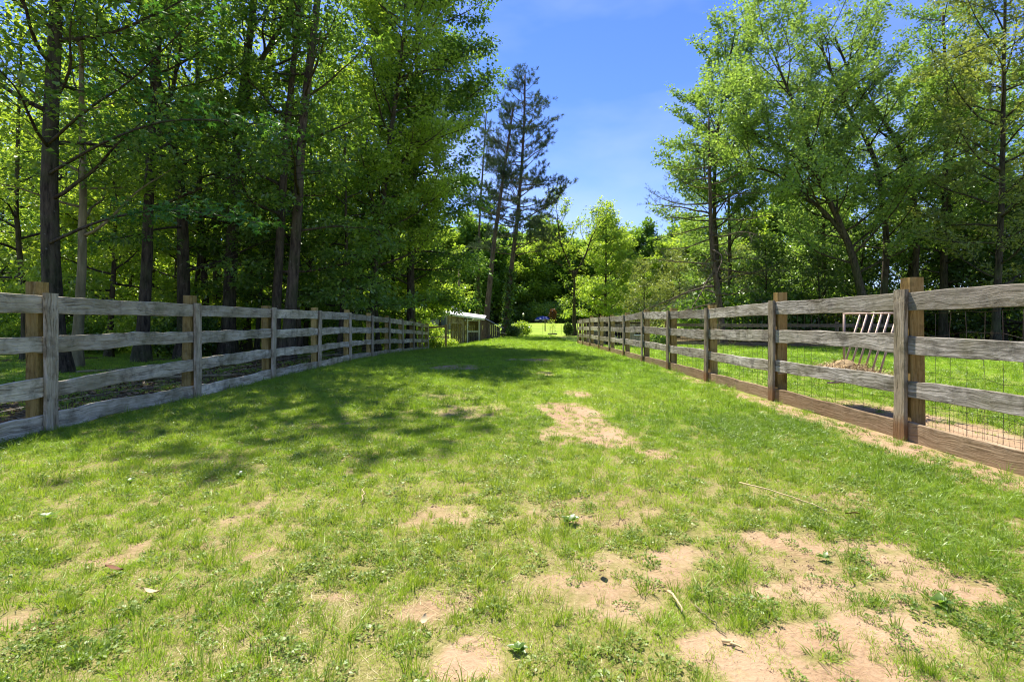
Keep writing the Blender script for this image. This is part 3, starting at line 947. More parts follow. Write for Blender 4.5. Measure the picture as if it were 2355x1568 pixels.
def tree(name, label, cat, stems, P, group=None, seed=1, at=None):
    """stems: list of (points, radius at foot, radius at top); first point of the first stem is the foot.
    P: dict of branching and leaf settings. at: where the root goes when the tree is made at the origin."""
    rr = np.random.default_rng(seed)
    foot = np.asarray(stems[0][0][0], float)
    root = empty(name, tuple(foot), label, cat, group)
    loc = lambda X: np.asarray(X) - foot
    visible_test = P.get('cull', True)
    twA, twB, twS = [], [], []
    brA, brB, brR0, brR1 = [], [], [], []
    branches = MB()
    bark = M[P['bark']]
    for si, (pts, r0, r1) in enumerate(stems):
        Q = resample(pts, 22)
        Q[1:-1, :2] += rr.normal(0, 0.012, (20, 2)) * np.linspace(0.3, 1, 20)[:, None]
        s = np.linspace(0, 1, 22)
        rad = r0 + (r1 - r0) * s ** 0.8
        if si == 0 or P.get('flare_all'):
            hz = Q[:, 2] - Q[0, 2]
            rad = rad * (1 + 0.7 * np.exp(-np.maximum(hz, 0) / 0.35))
            Qb = np.vstack([Q[0] - [0, 0, 0.25], Q]); rb = np.concatenate([[rad[0] * 1.15], rad])
        else:
            Qb, rb = Q, rad
        # finer rings near the foot
        mb = MB(); add_tube(mb, loc(Qb), rb, 12)
        mb.obj('trunk', bark, root, True)
        slen = np.linalg.norm(np.diff(Q, axis=0), axis=1).sum()
        nl = int(P['limbs'] if si == 0 else P.get('limbs2', P['limbs']))
        for q in range(nl):
            t = P['t0'] + (P.get('t1', 0.99) - P['t0']) * (q + rr.uniform(0, 0.9)) / nl
            f = t * 21; k = int(min(f, 20)); w = f - k
            p0 = Q[k] * (1 - w) + Q[k + 1] * w
            tr = np.interp(t, s, rad)
            az = q * 2.399 + rr.normal(0, 0.35) + si * 1.3
            el = P['el0'] + (P['el1'] - P['el0']) * t + rr.normal(0, 0.12)
            Ln = P['len'](t) * rr.uniform(0.7, 1.2)
            d = np.array([math.cos(az) * math.cos(el), math.sin(az) * math.cos(el), math.sin(el)])
            if 'bias' in P: d = d + np.asarray(P['bias']) * rr.uniform(0.3, 1.0)
            d /= np.linalg.norm(d)
            ns_ = 8
            pts_ = [p0]
            for m_ in range(ns_):
                d = d + np.array([0, 0, P.get('up', 0.05)]) + rr.normal(0, P.get('crook', 0.11), 3)
                d /= np.linalg.norm(d)
                pts_.append(pts_[-1] + d * Ln / ns_)
            pts_ = np.array(pts_)
            lr = min(tr * 0.55, 0.010 + 0.012 * Ln)
            lrad = lr * (1 - 0.82 * np.linspace(0, 1, ns_ + 1))
            mb = MB(); add_tube(mb, loc(pts_), lrad, 6)
            if P.get('sep_limbs', True) and lr > 0.02:
                mb.obj('limb', bark, root, True)
            else:
                V, Fq = tube(loc(pts_), lrad, 5); branches.add(V, Fq)
            ng_ = max(3, int(P['nsub'] * Ln / 3.0))
            for g in range(ng_):
                u = P.get('sub0', 0.22) + (1 - P.get('sub0', 0.22)) * (g + rr.uniform(0, 0.9)) / ng_
                f2 = min(u, 0.999) * ns_; k2 = int(f2); w2 = f2 - k2
                b0 = pts_[k2] * (1 - w2) + pts_[k2 + 1] * w2
                td = pts_[k2 + 1] - pts_[k2]; td = td / (np.linalg.norm(td) + 1e-9)
                sg = 1 if g % 2 else -1
                aa = sg * rr.uniform(0.55, 1.15)
                ca, sa = math.cos(aa), math.sin(aa)
                sd = np.array([td[0] * ca - td[1] * sa, td[0] * sa + td[1] * ca, td[2] + rr.normal(P.get('subup', 0.1), P.get('flat', 0.25))])
                sd /= np.linalg.norm(sd)
                sl = P['sublen'] * Ln * (1.05 - 0.65 * u) * rr.uniform(0.6, 1.25)
                sl = max(sl, 0.35)
                b1 = b0 + sd * sl * 0.5
                sd2 = sd + rr.normal(0, 0.16, 3) + np.array([0, 0, P.get('up', 0.05)]); sd2 /= np.linalg.norm(sd2)
                b2 = b1 + sd2 * sl * 0.5
                r_ = max(0.005, lr * 0.30 * (1 - 0.5 * u))
                brA += [b0, b1]; brB += [b1, b2]; brR0 += [r_, r_ * 0.7]; brR1 += [r_ * 0.7, r_ * 0.35]
                nt = max(2, int(P['ntwig'] * sl))
                for h in range(nt):
                    z = 0.25 + 0.75 * (h + rr.uniform(0, 1)) / nt
                    c0 = (b0 + (b1 - b0) * min(1, z * 2)) if z < 0.5 else (b1 + (b2 - b1) * (z * 2 - 1))
                    bb = (1 if h % 2 else -1) * rr.uniform(0.4, 1.2)
                    ca, sa = math.cos(bb), math.sin(bb)
                    dd = np.array([sd[0] * ca - sd[1] * sa, sd[0] * sa + sd[1] * ca, sd[2] + rr.normal(P.get('twup', 0.0), P.get('flat', 0.25))])
                    dd /= np.linalg.norm(dd)
                    twA.append(c0); twB.append(c0 + dd * P['twig'] * rr.uniform(0.6, 1.3)); twS.append(z)
    brA, brB = np.array(brA), np.array(brB)
    twig_tubes(branches, loc(brA), loc(brB), np.array(brR0), np.array(brR1))
    A, B = np.array(twA), np.array(twB)
    vis = in_view(A) if visible_test else np.ones(len(A), bool)
    tv = vis & (rr.uniform(0, 1, len(A)) < P.get('twigdraw', 0.7))
    twig_tubes(branches, loc(A[tv]), loc(B[tv]), np.full(tv.sum(), P.get('twr', 0.004)), np.full(tv.sum(), 0.0015))
    tag(branches.obj('branchwork', M[P.get('bark2', 'bark_twig')], root), kind='stuff')
    crown = MB()
    if P.get('needles'):
        nl = P['leaves']
        idx = np.repeat(np.arange(len(A)), nl)
        t = rr.uniform(0.25, 1.05, len(idx))
        C = A[idx] * (1 - t[:, None]) + B[idx] * t[:, None]
        D = (B - A)[idx]; D /= np.linalg.norm(D, axis=1, keepdims=True)
        D = D * 0.7 + rr.normal(0, 0.65, D.shape) + np.array([0, 0, 0.25])
        Nn = rr.normal(0, 1, D.shape)
        leaf_quads(crown, loc(C), D, Nn, P['size'] * rr.uniform(0.7, 1.3, len(idx)), P['size'] * P.get('wid', 0.07), rr, rr.uniform(0, 1, len(idx)), 0.0)
    else:
        for sel, mult, sz in ((vis, 1.0, 1.0), (~vis, 0.22, 2.1)):
            if not sel.any(): continue
            a, b = A[sel], B[sel]
            nl = max(1, int(round(P['leaves'] * mult)))
            idx = np.repeat(np.arange(len(a)), nl)
            keep = rr.uniform(0, 1, len(a))[idx] > P.get('bare', 0.0)
            idx = idx[keep]
            t = rr.uniform(0.05, 1.1, len(idx))
            D = (b - a)[idx]; ln = np.linalg.norm(D, axis=1, keepdims=True); D = D / ln
            off = rr.normal(0, 1, D.shape) * P.get('spread', 0.07) * np.array([1, 1, 0.6]) * sz
            C = a[idx] * (1 - t[:, None]) + b[idx] * t[:, None] + off
            ax = off / (np.linalg.norm(off, axis=1, keepdims=True) + 1e-9) + D * 0.6 + np.array([0, 0, -P.get('droop', 0.35)])
            Nn = np.array([0, 0, 1.0]) + rr.normal(0, P.get('tilt', 0.5), D.shape)
            s_ = P['size'] * sz * rr.uniform(0.5, 1.55, len(idx))
            clump = rr.uniform(0, 1, len(a))[idx]
            leaf_quads(crown, loc(C), ax, Nn, s_, s_ * P.get('wid', 0.34), rr, np.clip(0.55 * clump + 0.45 * rr.uniform(0, 1, len(idx)), 0, 1))
    tag(crown.obj('crown', M[P['leaf']], root), kind='stuff')
    root['leaf_count'] = crown.n // 4
    return root


def stem(Y, px, r, H, dz=0.0, extra=None, dy=0.0):
    """trunk through photograph points at distance Y, from the ground up to height H"""
    pts = [W(a, b, Y) for a, b in px]
    p, q = pts[0], pts[1]
    k = (hg(p[0], Y) - p[2]) / (q[2] - p[2])
    foot = p + (q - p) * np.clip(k, -2, 1) * 0.6
    foot[2] = hg(foot[0], Y); foot[1] = Y
    if pts[0][2] < foot[2] + 0.15: pts = pts[1:]
    if pts[-1][2] < H:
        d = pts[-1] - pts[-2]; d = d / max(d[2], 0.3)
        d[0] *= 0.5
        pts.append(pts[-1] + d * (H - pts[-1][2]))
    out = np.array([foot] + pts)
    z = (out[:, 2] - out[0, 2]) / max(H, 1)
    out[:, 1] += dy * z
    return (out, r, max(0.03, r * 0.25))


def Ptall(leaf='leaf_mid', bark='bark_dark', **k):      # tall woodland hardwood with layered sprays
    d = dict(bark=bark, leaf=leaf, limbs=26, limbs2=14, t0=0.16, el0=0.05, el1=0.75, len=lambda t: 3.9 * (1 - 0.55 * t), up=0.02, nsub=9, sublen=0.42, ntwig=6.0, twig=0.44,
             leaves=14, size=0.115, spread=0.10, flat=0.14, droop=0.3, tilt=0.42, twigdraw=0.5)
    d.update(k); return d


hero = []
T = lambda *a, **k: hero.append(tree(*a, **k))

big = 'tree'
T('oak_tree', 'thick dark-barked trunk just behind the nearest tan post of the shaded fence', big, [stem(11.2, [(128, 800), (116, 600), (112, 400), (119, 200), (131, 0)], 0.205, 17.5)], Ptall('leaf_mid', t0=0.22, limbs=32, len=lambda t: 3.3 + 1.2 * t - 2.0 * max(0, t - 0.7), bias=(0.27, -0.10, 0)), seed=11)
T('beech_tree', 'slim pale-barked trunk right beside the thick dark trunk', big, [stem(12.6, [(172, 850), (188, 650), (191, 450), (189, 300)], 0.125, 10.5)], Ptall('leaf_bright', 'bark_pale', limbs=18, t0=0.3, len=lambda t: 3.2 * (1 - 0.5 * t)), seed=12)
T('oak_tree', 'straight mottled trunk midway between the two nearest posts of the shaded fence', big, [stem(14.0, [(325, 830), (338, 600), (343, 420), (350, 250), (366, 50)], 0.165, 16.5), (np.array([W(345, 370, 14.0), W(372, 300, 14.1), W(400, 190, 14.3), W(420, 60, 14.5)]), 0.08, 0.03)], Ptall('leaf_mid', t0=0.25), seed=13)
T('oak_tree', 'dark trunk bending to the side above the second post of the shaded fence', big, [stem(16.0, [(425, 800), (421, 585), (419, 450), (394, 315), (362, 200), (330, 40)], 0.21, 16.5)], Ptall('leaf_mid', limbs=22), seed=14)
T('oak_tree', 'thin straight dark trunk just right of the second fence post', big, [stem(18.5, [(474, 720), (459, 450), (453, 300), (455, 0)], 0.14, 17)], Ptall('leaf_deep', limbs=20), seed=15)
T('oak_tree', 'mossy upright trunk behind the thin dark trunk', big, [stem(21.0, [(499, 720), (500, 430), (505, 200), (515, 0)], 0.20, 19)], Ptall('leaf_bright', 'bark_brown', limbs=22), seed=16)
s6 = stem(17.0, [(526, 730), (539, 450), (546, 300), (562, 180), (586, 0)], 0.235, 18)
T('oak_tree', 'stout leaning dark trunk forking high into two limbs', big, [s6, (np.array([W(551, 262, 17), W(575, 200, 17), W(605, 130, 17), W(645, 65, 17), W(690, -60, 17)]), 0.12, 0.04)], Ptall('leaf_mid', limbs=24), seed=17)
T('oak_tree', 'broad dim trunk behind the leaning forked trunk', big, [stem(22.5, [(566, 720), (582, 450), (603, 300), (630, 60)], 0.22, 18)], Ptall('leaf_bright', 'bark_brown', limbs=20), seed=18)
T('hickory_tree', 'brown trunk, rear one of the close pair by the third fence post', big, [stem(16.2, [(633, 760), (641, 600), (656, 330), (669, 200), (692, 0)], 0.165, 17)], Ptall('leaf_mid', 'bark_brown', limbs=22), seed=19)
T('hickory_tree', 'light brown trunk, front one of the close pair by the third fence post', big, [stem(15.0, [(662, 770), (681, 560), (692, 330), (701, 220), (727, 50)], 0.185, 18)], Ptall('leaf_mid', 'bark_brown', limbs=26, t0=0.2), seed=20)
T('oak_tree', 'dark trunk standing by the far end of the shaded fence with wide crown', big, [stem(26.0, [(944, 735), (945, 560), (950, 430), (957, 200)], 0.24, 21)], Ptall('leaf_mid', limbs=62, t0=0.12, len=lambda t: 2.3 + 2.4 * min(1, t / 0.45) - 2.0 * max(0, t - 0.45), leaves=17, size=0.145, el0=0.15, el1=0.6, flat=0.28, bias=(0.15, 0, 0), spread=0.14), seed=21)
T('gum_tree', 'leafy tree leaning over the lane at the gap of sky', big, [stem(21.5, [(850, 760), (868, 560), (895, 330), (925, 120)], 0.19, 17.5)], Ptall('leaf_bright', 'bark_brown', limbs=50, t0=0.20, len=lambda t: 4.3 * (1 - 0.4 * t), leaves=16, size=0.13, flat=0.28, el0=0.2, bias=(0.15, 0, 0), spread=0.13), seed=22)

# understory maples with low layered sprays: three shapes, then copies
Pund = lambda leaf, **k: Ptall(leaf, 'bark_brown', **{**dict(limbs=26, t0=0.16, el0=0.0, el1=0.55, len=lambda t: 3.3 * (1 - 0.6 * t), leaves=19, size=0.125, flat=0.10, nsub=9, cull=False, up=0.0, sep_limbs=False), **k})
UG = 'understory maples in the wood'
und = []
for q, (px, Y, H, leaf, lab) in enumerate([(780, 18.5, 8.5, 'leaf_mid', 'low dark green maple spreading over the fence beyond its third post'),
                                           (250, 17.0, 9.0, 'leaf_bright', 'bright backlit maple between the trunks near the second fence post'),
                                           (590, 19.5, 8.0, 'leaf_mid', 'low maple filling the gap behind the leaning forked trunk')]):
    x = (px - 1177) / F * Y
    pts = np.array([[x, Y, hg(x, Y)], [x + 0.1, Y, 1.5], [x + 0.3, Y - 0.1, 4], [x + 0.2, Y, H]])
    und.append(tree('maple_tree', lab, big, [(pts, 0.10, 0.025)], Pund(leaf), UG, seed=40 + q))
rU = random.Random(5)
spots = [(870, 22.5, 1.05, 0, 'dense dark maple hanging low beside the far trunk of the shaded fence'), (60, 15.5, 1.0, 1, 'sunlit maple at the edge of the wood beyond the thick dark trunk'),
         (955, 29.0, 0.9, 0, 'drooping dark maple above the rail at the far end of the shaded fence'), (700, 22, 1.2, 2, 'maple behind the close pair of brown trunks'),
         (400, 23, 1.15, 1, 'pale green maple far behind the bending dark trunk'), (150, 25, 1.25, 1, None), (-40, 20, 1.2, 2, None), (520, 29, 1.3, 1, None), (330, 31, 1.4, 1, None), (800, 28, 1.2, 0, None), (640, 33, 1.4, 1, None), (20, 32, 1.5, 1, None), (230, 37, 1.5, 1, None), (450, 40, 1.6, 2, None), (720, 40, 1.5, 1, None), (880, 36, 1.35, 1, None), (100, 44, 1.8, 1, None), (560, 46, 1.7, 1, None), (820, 50, 1.5, 1, None), (930, 46, 1.3, 1, None), (300, 26, 1.2, 1, None), (470, 33, 1.5, 1, None), (60, 38, 1.7, 1, None), (180, 31, 1.4, 1, None), (620, 26, 1.1, 1, None), (-60, 28, 1.4, 1, None), (380, 47, 1.9, 1, None), (680, 52, 1.9, 1, None), (250, 52, 2.1, 1, None), (760, 33, 1.3, 1, None),
         (480, 55, 2.5, 1, None), (205, 50, 2.4, 1, None), (690, 52, 2.3, 1, None), (85, 58, 2.7, 1, None), (350, 60, 2.8, 1, None), (600, 62, 2.6, 1, None), (825, 29, 1.5, 1, None), (-20, 18, 1.0, 1, None), (690, 18.5, 1.1, 0, None), (440, 19.5, 1.1, 1, None), (905, 30, 1.5, 1, None)]
for px, Y, sc, w, lab in spots:
    x = (px - 1177) / F * Y
    copy_tree(und[w], (x, Y, hg(x, Y)), rU.uniform(0, 6.28), (sc, sc, sc * rU.uniform(0.9, 1.15)), lab or 'one of the sunlit maples deep in the wood behind the dark trunks', UG if lab else 'sunlit maples deep in the wood')

# tall background hardwoods for the depth of the wood: two shapes and copies
Pfar = lambda leaf, bark='bark_brown', **k: Ptall(leaf, bark, **{**dict(limbs=26, t0=0.22, len=lambda t: 4.6 * (1 - 0.5 * t), nsub=7, ntwig=3.2, twig=0.6, leaves=17, size=0.20, spread=0.16, cull=False, sep_limbs=False, twigdraw=0.3), **k})
far = []
for q, (x, Y, H, leaf, lab) in enumerate([(-17.5, 24, 19, 'leaf_bright', 'tall sunlit tree rising behind the thick dark trunk'), (-12.0, 31, 20, 'leaf_mid', 'tall tree standing deep behind the leaning forked trunk'), (15.5, 36, 15, 'leaf_oak', 'tall airy tree behind the leaning trunks of the paddock wood')]):
    pts = np.array([[x, Y, hg(x, Y)], [x + 0.2, Y, 4], [x + 0.1, Y, 10], [x + 0.4, Y, H]])
    far.append(tree('tall_tree', lab, big, [(pts, 0.2, 0.04)], Pfar(leaf), 'tall trees behind the first row', seed=60 + q))
fs = [(-33, 38, 1.0, 1), (-20, 52, 1.05, 0), (-42, 46, 1.1, 0), (-13, 62, 1.0, 0), (-34, 62, 1.2, 1), (-26, 68, 1.15, 0), (-9.5, 66, 0.85, 0), (-54, 56, 1.2, 0), (-46, 72, 1.3, 1), (-17, 76, 1.1, 1)]
for x, Y, sc, w in fs:
    copy_tree(far[w], (x, Y, hg(x, Y)), rU.uniform(0, 6.28), (sc, sc, sc * rU.uniform(0.9, 1.1)), 'one of the tall background trees of the wood behind the shaded fence', 'tall background trees of the wood')

# ---- pines and trees at the end of the lane
Ppine = lambda **k: {**dict(bark='bark_pine', leaf='needle', limbs=66, t0=0.30, el0=-0.12, el1=0.40, len=lambda t: 5.9 * (1.01 - t) ** 0.55 * (0.8 if t < 0.42 else 1.0) + 0.2, up=0.03, crook=0.13, nsub=9, sublen=0.42, ntwig=4.2, twig=0.36, leaves=27, size=0.27, wid=0.06,
                       needles=True, flat=0.25, sub0=0.35, cull=False, twigdraw=0.8, twr=0.006, bark2='bark_pine', twup=0.25), **k}
T('pine_tree', 'tall pine with open dark crown, tallest against the sky at the lane end', 'pine', [stem(44, [(1162, 755), (1175, 620), (1190, 500), (1198, 400), (1205, 300), (1207, 172)], 0.27, 22.5)], Ppine(), seed=71)
T('pine_tree', 'bare-trunked pine leaning beside the white-roofed coop', 'pine', [stem(42, [(1118, 738), (1135, 560), (1155, 420), (1168, 330), (1180, 250)], 0.28, 19.5)], Ppine(t0=0.55, limbs=26, len=lambda t: 4.2 * (1.05 - t) ** 0.6), seed=72)
T('pine_tree', 'thin pine trunk farthest back of the three behind the coop', 'pine', [stem(50, [(1098, 735), (1103, 480), (1112, 360), (1118, 260)], 0.2, 21)], Ppine(t0=0.5, limbs=24, len=lambda t: 2.8 * (1.05 - t) ** 0.6), seed=73)
Pmid = lambda leaf, **k: Ptall(leaf, 'bark_brown', **{**dict(limbs=30, t0=0.18, el0=0.15, el1=0.9, len=lambda t: 4.2 * (1 - 0.5 * t), nsub=8, ntwig=3.6, twig=0.5, leaves=17, size=0.19, spread=0.15, cull=False, sep_limbs=False, twigdraw=0.6), **k})
c1 = stem(47, [(1320, 768), (1320, 690), (1320, 640)], 0.24, 6.0)
T('walnut_tree', 'forked tree with thin bare upper twigs at the end of the lane', big, [c1, (np.array([W(1320, 640, 47), W(1306, 600, 47), W(1288, 560, 46.6), W(1281, 500, 46.5), W(1279, 470, 46.5)]), 0.13, 0.02), (np.array([W(1320, 636, 47), W(1345, 590, 47.2), W(1362, 540, 47.4), W(1395, 492, 47.6)]), 0.14, 0.02), (np.array([W(1320, 630, 47), W(1275, 600, 47.6), W(1235, 585, 48)]), 0.10, 0.02)],
  Pmid('leaf_bright', limbs=9, limbs2=14, t0=0.3, len=lambda t: 2.9 * (1 - 0.4 * t), leaves=11, bare=0.22, twigdraw=1.0, twr=0.012, up=0.06, sep_limbs=True), seed=74)
x = (1392 - 1177) / F * 55
T('maple_tree', 'rounded bright green tree right of the forked tree at the lane end', big, [(np.array([[x, 55, hg(x, 55)], [x, 55, 4], [x + .1, 55, 13.0]]), 0.2, 0.04)], Pmid('leaf_bright', t0=0.10, limbs=52, len=lambda t: 4.6 * (1.04 - t) ** 0.45, leaves=20), seed=75)
bgd = []
for q, (px, Y, H, leaf, lab) in enumerate([(1225, 88, 12.5, 'leaf_bright', 'bright broad tree at the back of the far lawn, behind the tall pine'), (1130, 84, 13, 'leaf_mid', 'dark tree at the back of the far lawn beyond the coop')]):
    x = (px - 1177) / F * Y
    pts = np.array([[x, Y, hg(x, Y)], [x, Y, 4], [x + .2, Y, H]])
    bgd.append(tree('broad_tree', lab, big, [(pts, 0.25, 0.05)], Pmid(leaf, t0=0.08, limbs=38, len=lambda t: 5.6 * (1.06 - t) ** 0.4, leaves=22, size=0.40, spread=0.32, ntwig=2.8, twig=0.8), 'trees at the back of the far lawn', seed=80 + q))
for px, Y, sc, w in [(1170, 95, 1.05, 1), (1280, 92, 0.9, 1), (1330, 97, 0.95, 0), (1380, 90, 0.85, 1), (1075, 90, 1.1, 1), (1020, 86, 1.05, 0), (1430, 84, 0.8, 0), (1480, 80, 0.8, 1), (1535, 74, 0.7, 0), (1590, 80, 0.85, 0), (1650, 72, 0.75, 1), (1720, 76, 0.85, 0), (1240, 104, 1.2, 1), (1400, 110, 1.1, 1), (950, 100, 1.2, 1), (860, 96, 1.2, 0), (1800, 80, 1.0, 1), (1900, 76, 1.0, 0), (1550, 108, 1.1, 1), (1690, 105, 1.15, 0)]:
    x = (px - 1177) / F * Y
    copy_tree(bgd[w], (x, Y, hg(x, Y) - 0.1), rU.uniform(0, 6.28), (sc * 1.2, sc * 1.2, sc * rU.uniform(1.1, 1.45)), 'one of the trees closing the view at the back of the far lawn', 'trees closing the view at the back of the far lawn')

# ---- the paddock wood on the sunny side
Pair = lambda leaf='leaf_oak', **k: Ptall(leaf, 'bark_dark', **{**dict(limbs=24, limbs2=20, t0=0.28, el0=0.05, el1=0.7, len=lambda t: 4.8 * (1 - 0.4 * t), up=0.05, nsub=8, sublen=0.42, ntwig=5.4, twig=0.44, leaves=16, size=0.128, wid=0.31, spread=0.11, flat=0.22, tilt=0.6, twigdraw=0.9, twr=0.006, bark2='bark_twig'), **k})
s1 = stem(25, [(1988, 700), (1952, 560), (1880, 405), (1804, 338), (1715, 300)], 0.24, 9.0)
T('willow_oak_tree', 'dark tree with a thick limb arching far over the paddock', big, [s1, (np.array([W(1952, 560, 25), W(1900, 490, 25.2), W(1827, 432, 25.4), W(1772, 392, 25.5), W(1690, 383, 25.6)]), 0.13, 0.03), (np.array([W(1880, 405, 25), W(1850, 300, 25), W(1800, 180, 25.3), W(1760, 70, 25.4)]), 0.12, 0.03)], Pair(bias=(-0.25, 0, 0.2)), seed=81)
T('willow_oak_tree', 'slanting dark trunk right of the arching limb', big, [stem(26.5, [(2030, 700), (2040, 560), (2016, 369), (1975, 288), (1930, 216), (1885, 100)], 0.21, 16.2)], Pair(limbs=32, bias=(-0.15, 0, 0.1)), seed=82)
T('willow_oak_tree', 'long straight trunk slanting across the bright sky gap', big, [stem(27.5, [(2100, 700), (2110, 520), (2088, 374), (2020, 257), (1966, 200), (1920, 90)], 0.20, 16.8)], Pair(limbs=28, t0=0.45, bias=(-0.1, 0, 0.1)), seed=83)
T('willow_oak_tree', 'dark upright trunk right of the slanting trunks in the paddock wood', big, [stem(28, [(2169, 700), (2172, 450), (2178, 270), (2168, 60)], 0.23, 18.5)], Pair('leaf_mid', limbs=36, t0=0.18), seed=84)
T('willow_oak_tree', 'dark straight trunk above the nearest post of the sunlit fence', big, [stem(22.5, [(2291, 700), (2304, 450), (2306, 203), (2311, 0)], 0.17, 17.5)], Pair('leaf_olive', limbs=36, t0=0.16, leaves=17), seed=85)
T('willow_oak_tree', 'airy tree with bright crown rising behind the paddock pine', big, [stem(33, [(1662, 740), (1645, 560), (1640, 430), (1655, 250), (1690, 70)], 0.19, 19.8)], Pair('leaf_oak', limbs=40, t0=0.36, len=lambda t: 5.2 * (1 - 0.5 * t), leaves=16, size=0.17, el1=0.7), seed=86)
T('pine_tree', 'dark sparse pine with flat wide limbs behind the paddock fence', 'pine', [stem(29, [(1658, 740), (1648, 650), (1636, 580), (1632, 430), (1630, 340)], 0.21, 13.0)], Ppine(limbs=40, t0=0.16, el0=-0.2, el1=0.3, len=lambda t: 5.2 * (1.03 - t) ** 0.5, leaves=13, size=0.15, up=0.0, crook=0.10, ntwig=3.2), seed=87)
# low dark growth under them
Plow = lambda leaf, **k: Ptall(leaf, 'bark_dark', **{**dict(limbs=34, t0=0.04, el0=0.25, el1=0.8, len=lambda t: 2.6 * (1.05 - t) ** 0.5, nsub=8, ntwig=4.5, twig=0.42, leaves=17, size=0.125, spread=0.10, cull=False, sep_limbs=False, flat=0.3, tilt=0.7), **k})
low = []
for q, (px, Y, H, leaf, lab) in enumerate([(1880, 31, 5.2, 'leaf_deep', 'dark leafy thicket tree under the arching limb'), (1560, 42, 6.0, 'leaf_olive', 'olive green bushy tree behind the far part of the sunlit fence')]):
    x = (px - 1177) / F * Y
    low.append(tree('thicket_tree', lab, big, [(np.array([[x, Y, hg(x, Y)], [x + .1, Y, H * .5], [x, Y, H]]), 0.10, 0.02)], Plow(leaf), 'low thicket under the paddock trees', seed=90 + q))
for px, Y, sc, w, lab in [(1760, 34, 1.1, 0, 'dark thicket tree right of the paddock pine'), (1985, 32, 1.25, 0, 'dark thicket tree behind the leaning stems'), (2090, 33, 1.35, 0, 'tall dark thicket tree between the upright trunks'), (2200, 30, 1.3, 0, 'dark thicket tree behind the nearest sunlit fence bay'), (2310, 28, 1.35, 0, 'dark thicket tree at the edge of the paddock wood'), (2400, 26, 1.5, 0, None),
                          (1480, 46, 1.0, 1, 'olive bushy tree at the far end of the sunlit fence'), (1640, 44, 1.15, 1, 'olive bushy tree behind the paddock pine'), (1700, 50, 1.3, 1, None), (1830, 44, 1.4, 0, None), (1950, 42, 1.6, 0, None), (2080, 44, 1.8, 0, None), (2230, 40, 1.9, 0, None), (2340, 38, 2.0, 0, None), (1440, 62, 1.2, 1, None), (1550, 58, 1.3, 1, None)]:
    x = (px - 1177) / F * Y
    copy_tree(low[w], (x, Y, hg(x, Y)), rU.uniform(0, 6.28), (sc, sc, sc * rU.uniform(0.9, 1.1)), lab or 'one of the dark thicket trees deep in the paddock wood', 'low thicket under the paddock trees' if lab else 'thicket trees deep in the paddock wood')
for x, Y, sc in [(21, 34, 1.0), (27, 31, 1.05), (25, 41, 1.1), (33, 36, 1.1), (18, 45, 1.0), (30, 48, 1.15), (40, 42, 1.2), (24.5, 31, 1.0), (29.5, 26.5, 1.0), (31, 32, 1.1)]:
    copy_tree(far[2], (x, Y, hg(x, Y)), rU.uniform(0, 6.28), (sc, sc, sc), 'one of the tall airy trees deep in the paddock wood', 'tall airy trees deep in the paddock wood')

print('leaves', sum(o.get('leaf_count', 0) for o in bpy.data.objects))
#@@PART3

# ------------------------------------------------------------------ star-leaved sprays reaching over the shaded fence
oak = hero[0]
of = np.array(oak.location)
star_mesh = star_leaf_mesh().mesh('leaf', M['star'])
star_n = 0


def spray(path, seed, n):
    """one limb of the dark-barked tree reaching forward, each big leaf a piece of its own"""
    global star_n
    rr = np.random.default_rng(seed)
    Q = resample(path, 14)
    mb = MB(); add_tube(mb, Q - of, np.linspace(0.035, 0.006, 14), 6)
    limb = tag(mb.obj('limb', M['bark_dark'], oak, True), 'low limb with star-shaped leaves reaching out over the fence')
    A, B = [], []
    for g in range(17):
        u = 0.38 + 0.62 * g / 16.0
        k = min(int(u * 13), 12)
        p = Q[k] + (Q[k + 1] - Q[k]) * (u * 13 - k)
        td = Q[k + 1] - Q[k]; td /= np.linalg.norm(td)
        aa = (1 if g % 2 else -1) * rr.uniform(0.5, 1.1)
        d = np.array([td[0] * math.cos(aa) - td[1] * math.sin(aa), td[0] * math.sin(aa) + td[1] * math.cos(aa), rr.normal(-0.05, 0.12)])
        d /= np.linalg.norm(d)
        A.append(p); B.append(p + d * rr.uniform(0.35, 0.85))
    A, B = np.array(A), np.array(B)
    mb = MB(); twig_tubes(mb, A - of, B - of, np.full(len(A), 0.006), np.full(len(A), 0.002))
    tag(mb.obj('twigs', M['bark_dark'], limb), kind='stuff')
    # the remaining small leaves of the spray as one mass
    SV = np.array([v.co[:] for v in star_mesh.vertices]); SF = np.array([[v for v in p.vertices] for p in star_mesh.polygons if len(p.vertices) == 3])
    fm = MB()
    for q in range(420):
        k = q % len(A)
        c = A[k] + (B[k] - A[k]) * rr.uniform(0.0, 1.1) + rr.normal(0, 0.085, 3)
        d = B[k] - A[k]
        Rm = np.array(Matrix.Rotation(math.atan2(d[1], d[0]) - math.pi / 2 + rr.normal(0, 0.9), 3, 'Z') @ Matrix.Rotation(rr.normal(-0.45, 0.4), 3, 'X') @ Matrix.Rotation(rr.normal(0, 0.45), 3, 'Y'))
        fm.add((SV * rr.uniform(0.6, 1.2)) @ Rm.T + c - of, SF, rr.uniform(0.0, 1.0))
    tag(fm.obj('small_leaves', M['star'], limb), kind='stuff')
    for q in range(n):
        k = q % len(A)
        t = rr.uniform(0.2, 1.08)
        c = A[k] + (B[k] - A[k]) * t + rr.normal(0, 0.05, 3) * np.array([1, 1, 0.8])
        o = bpy.data.objects.new('leaf', star_mesh); COL.objects.link(o); o.parent = limb
        o.location = tuple(c - of)
        s = rr.uniform(0.9, 1.35)
        o.scale = (s, s, s)
        d = B[k] - A[k]
        o.rotation_euler = (rr.normal(-0.45, 0.35), rr.normal(0, 0.4), math.atan2(d[1], d[0]) - math.pi / 2 + rr.normal(0, 0.9))
        star_n += 1


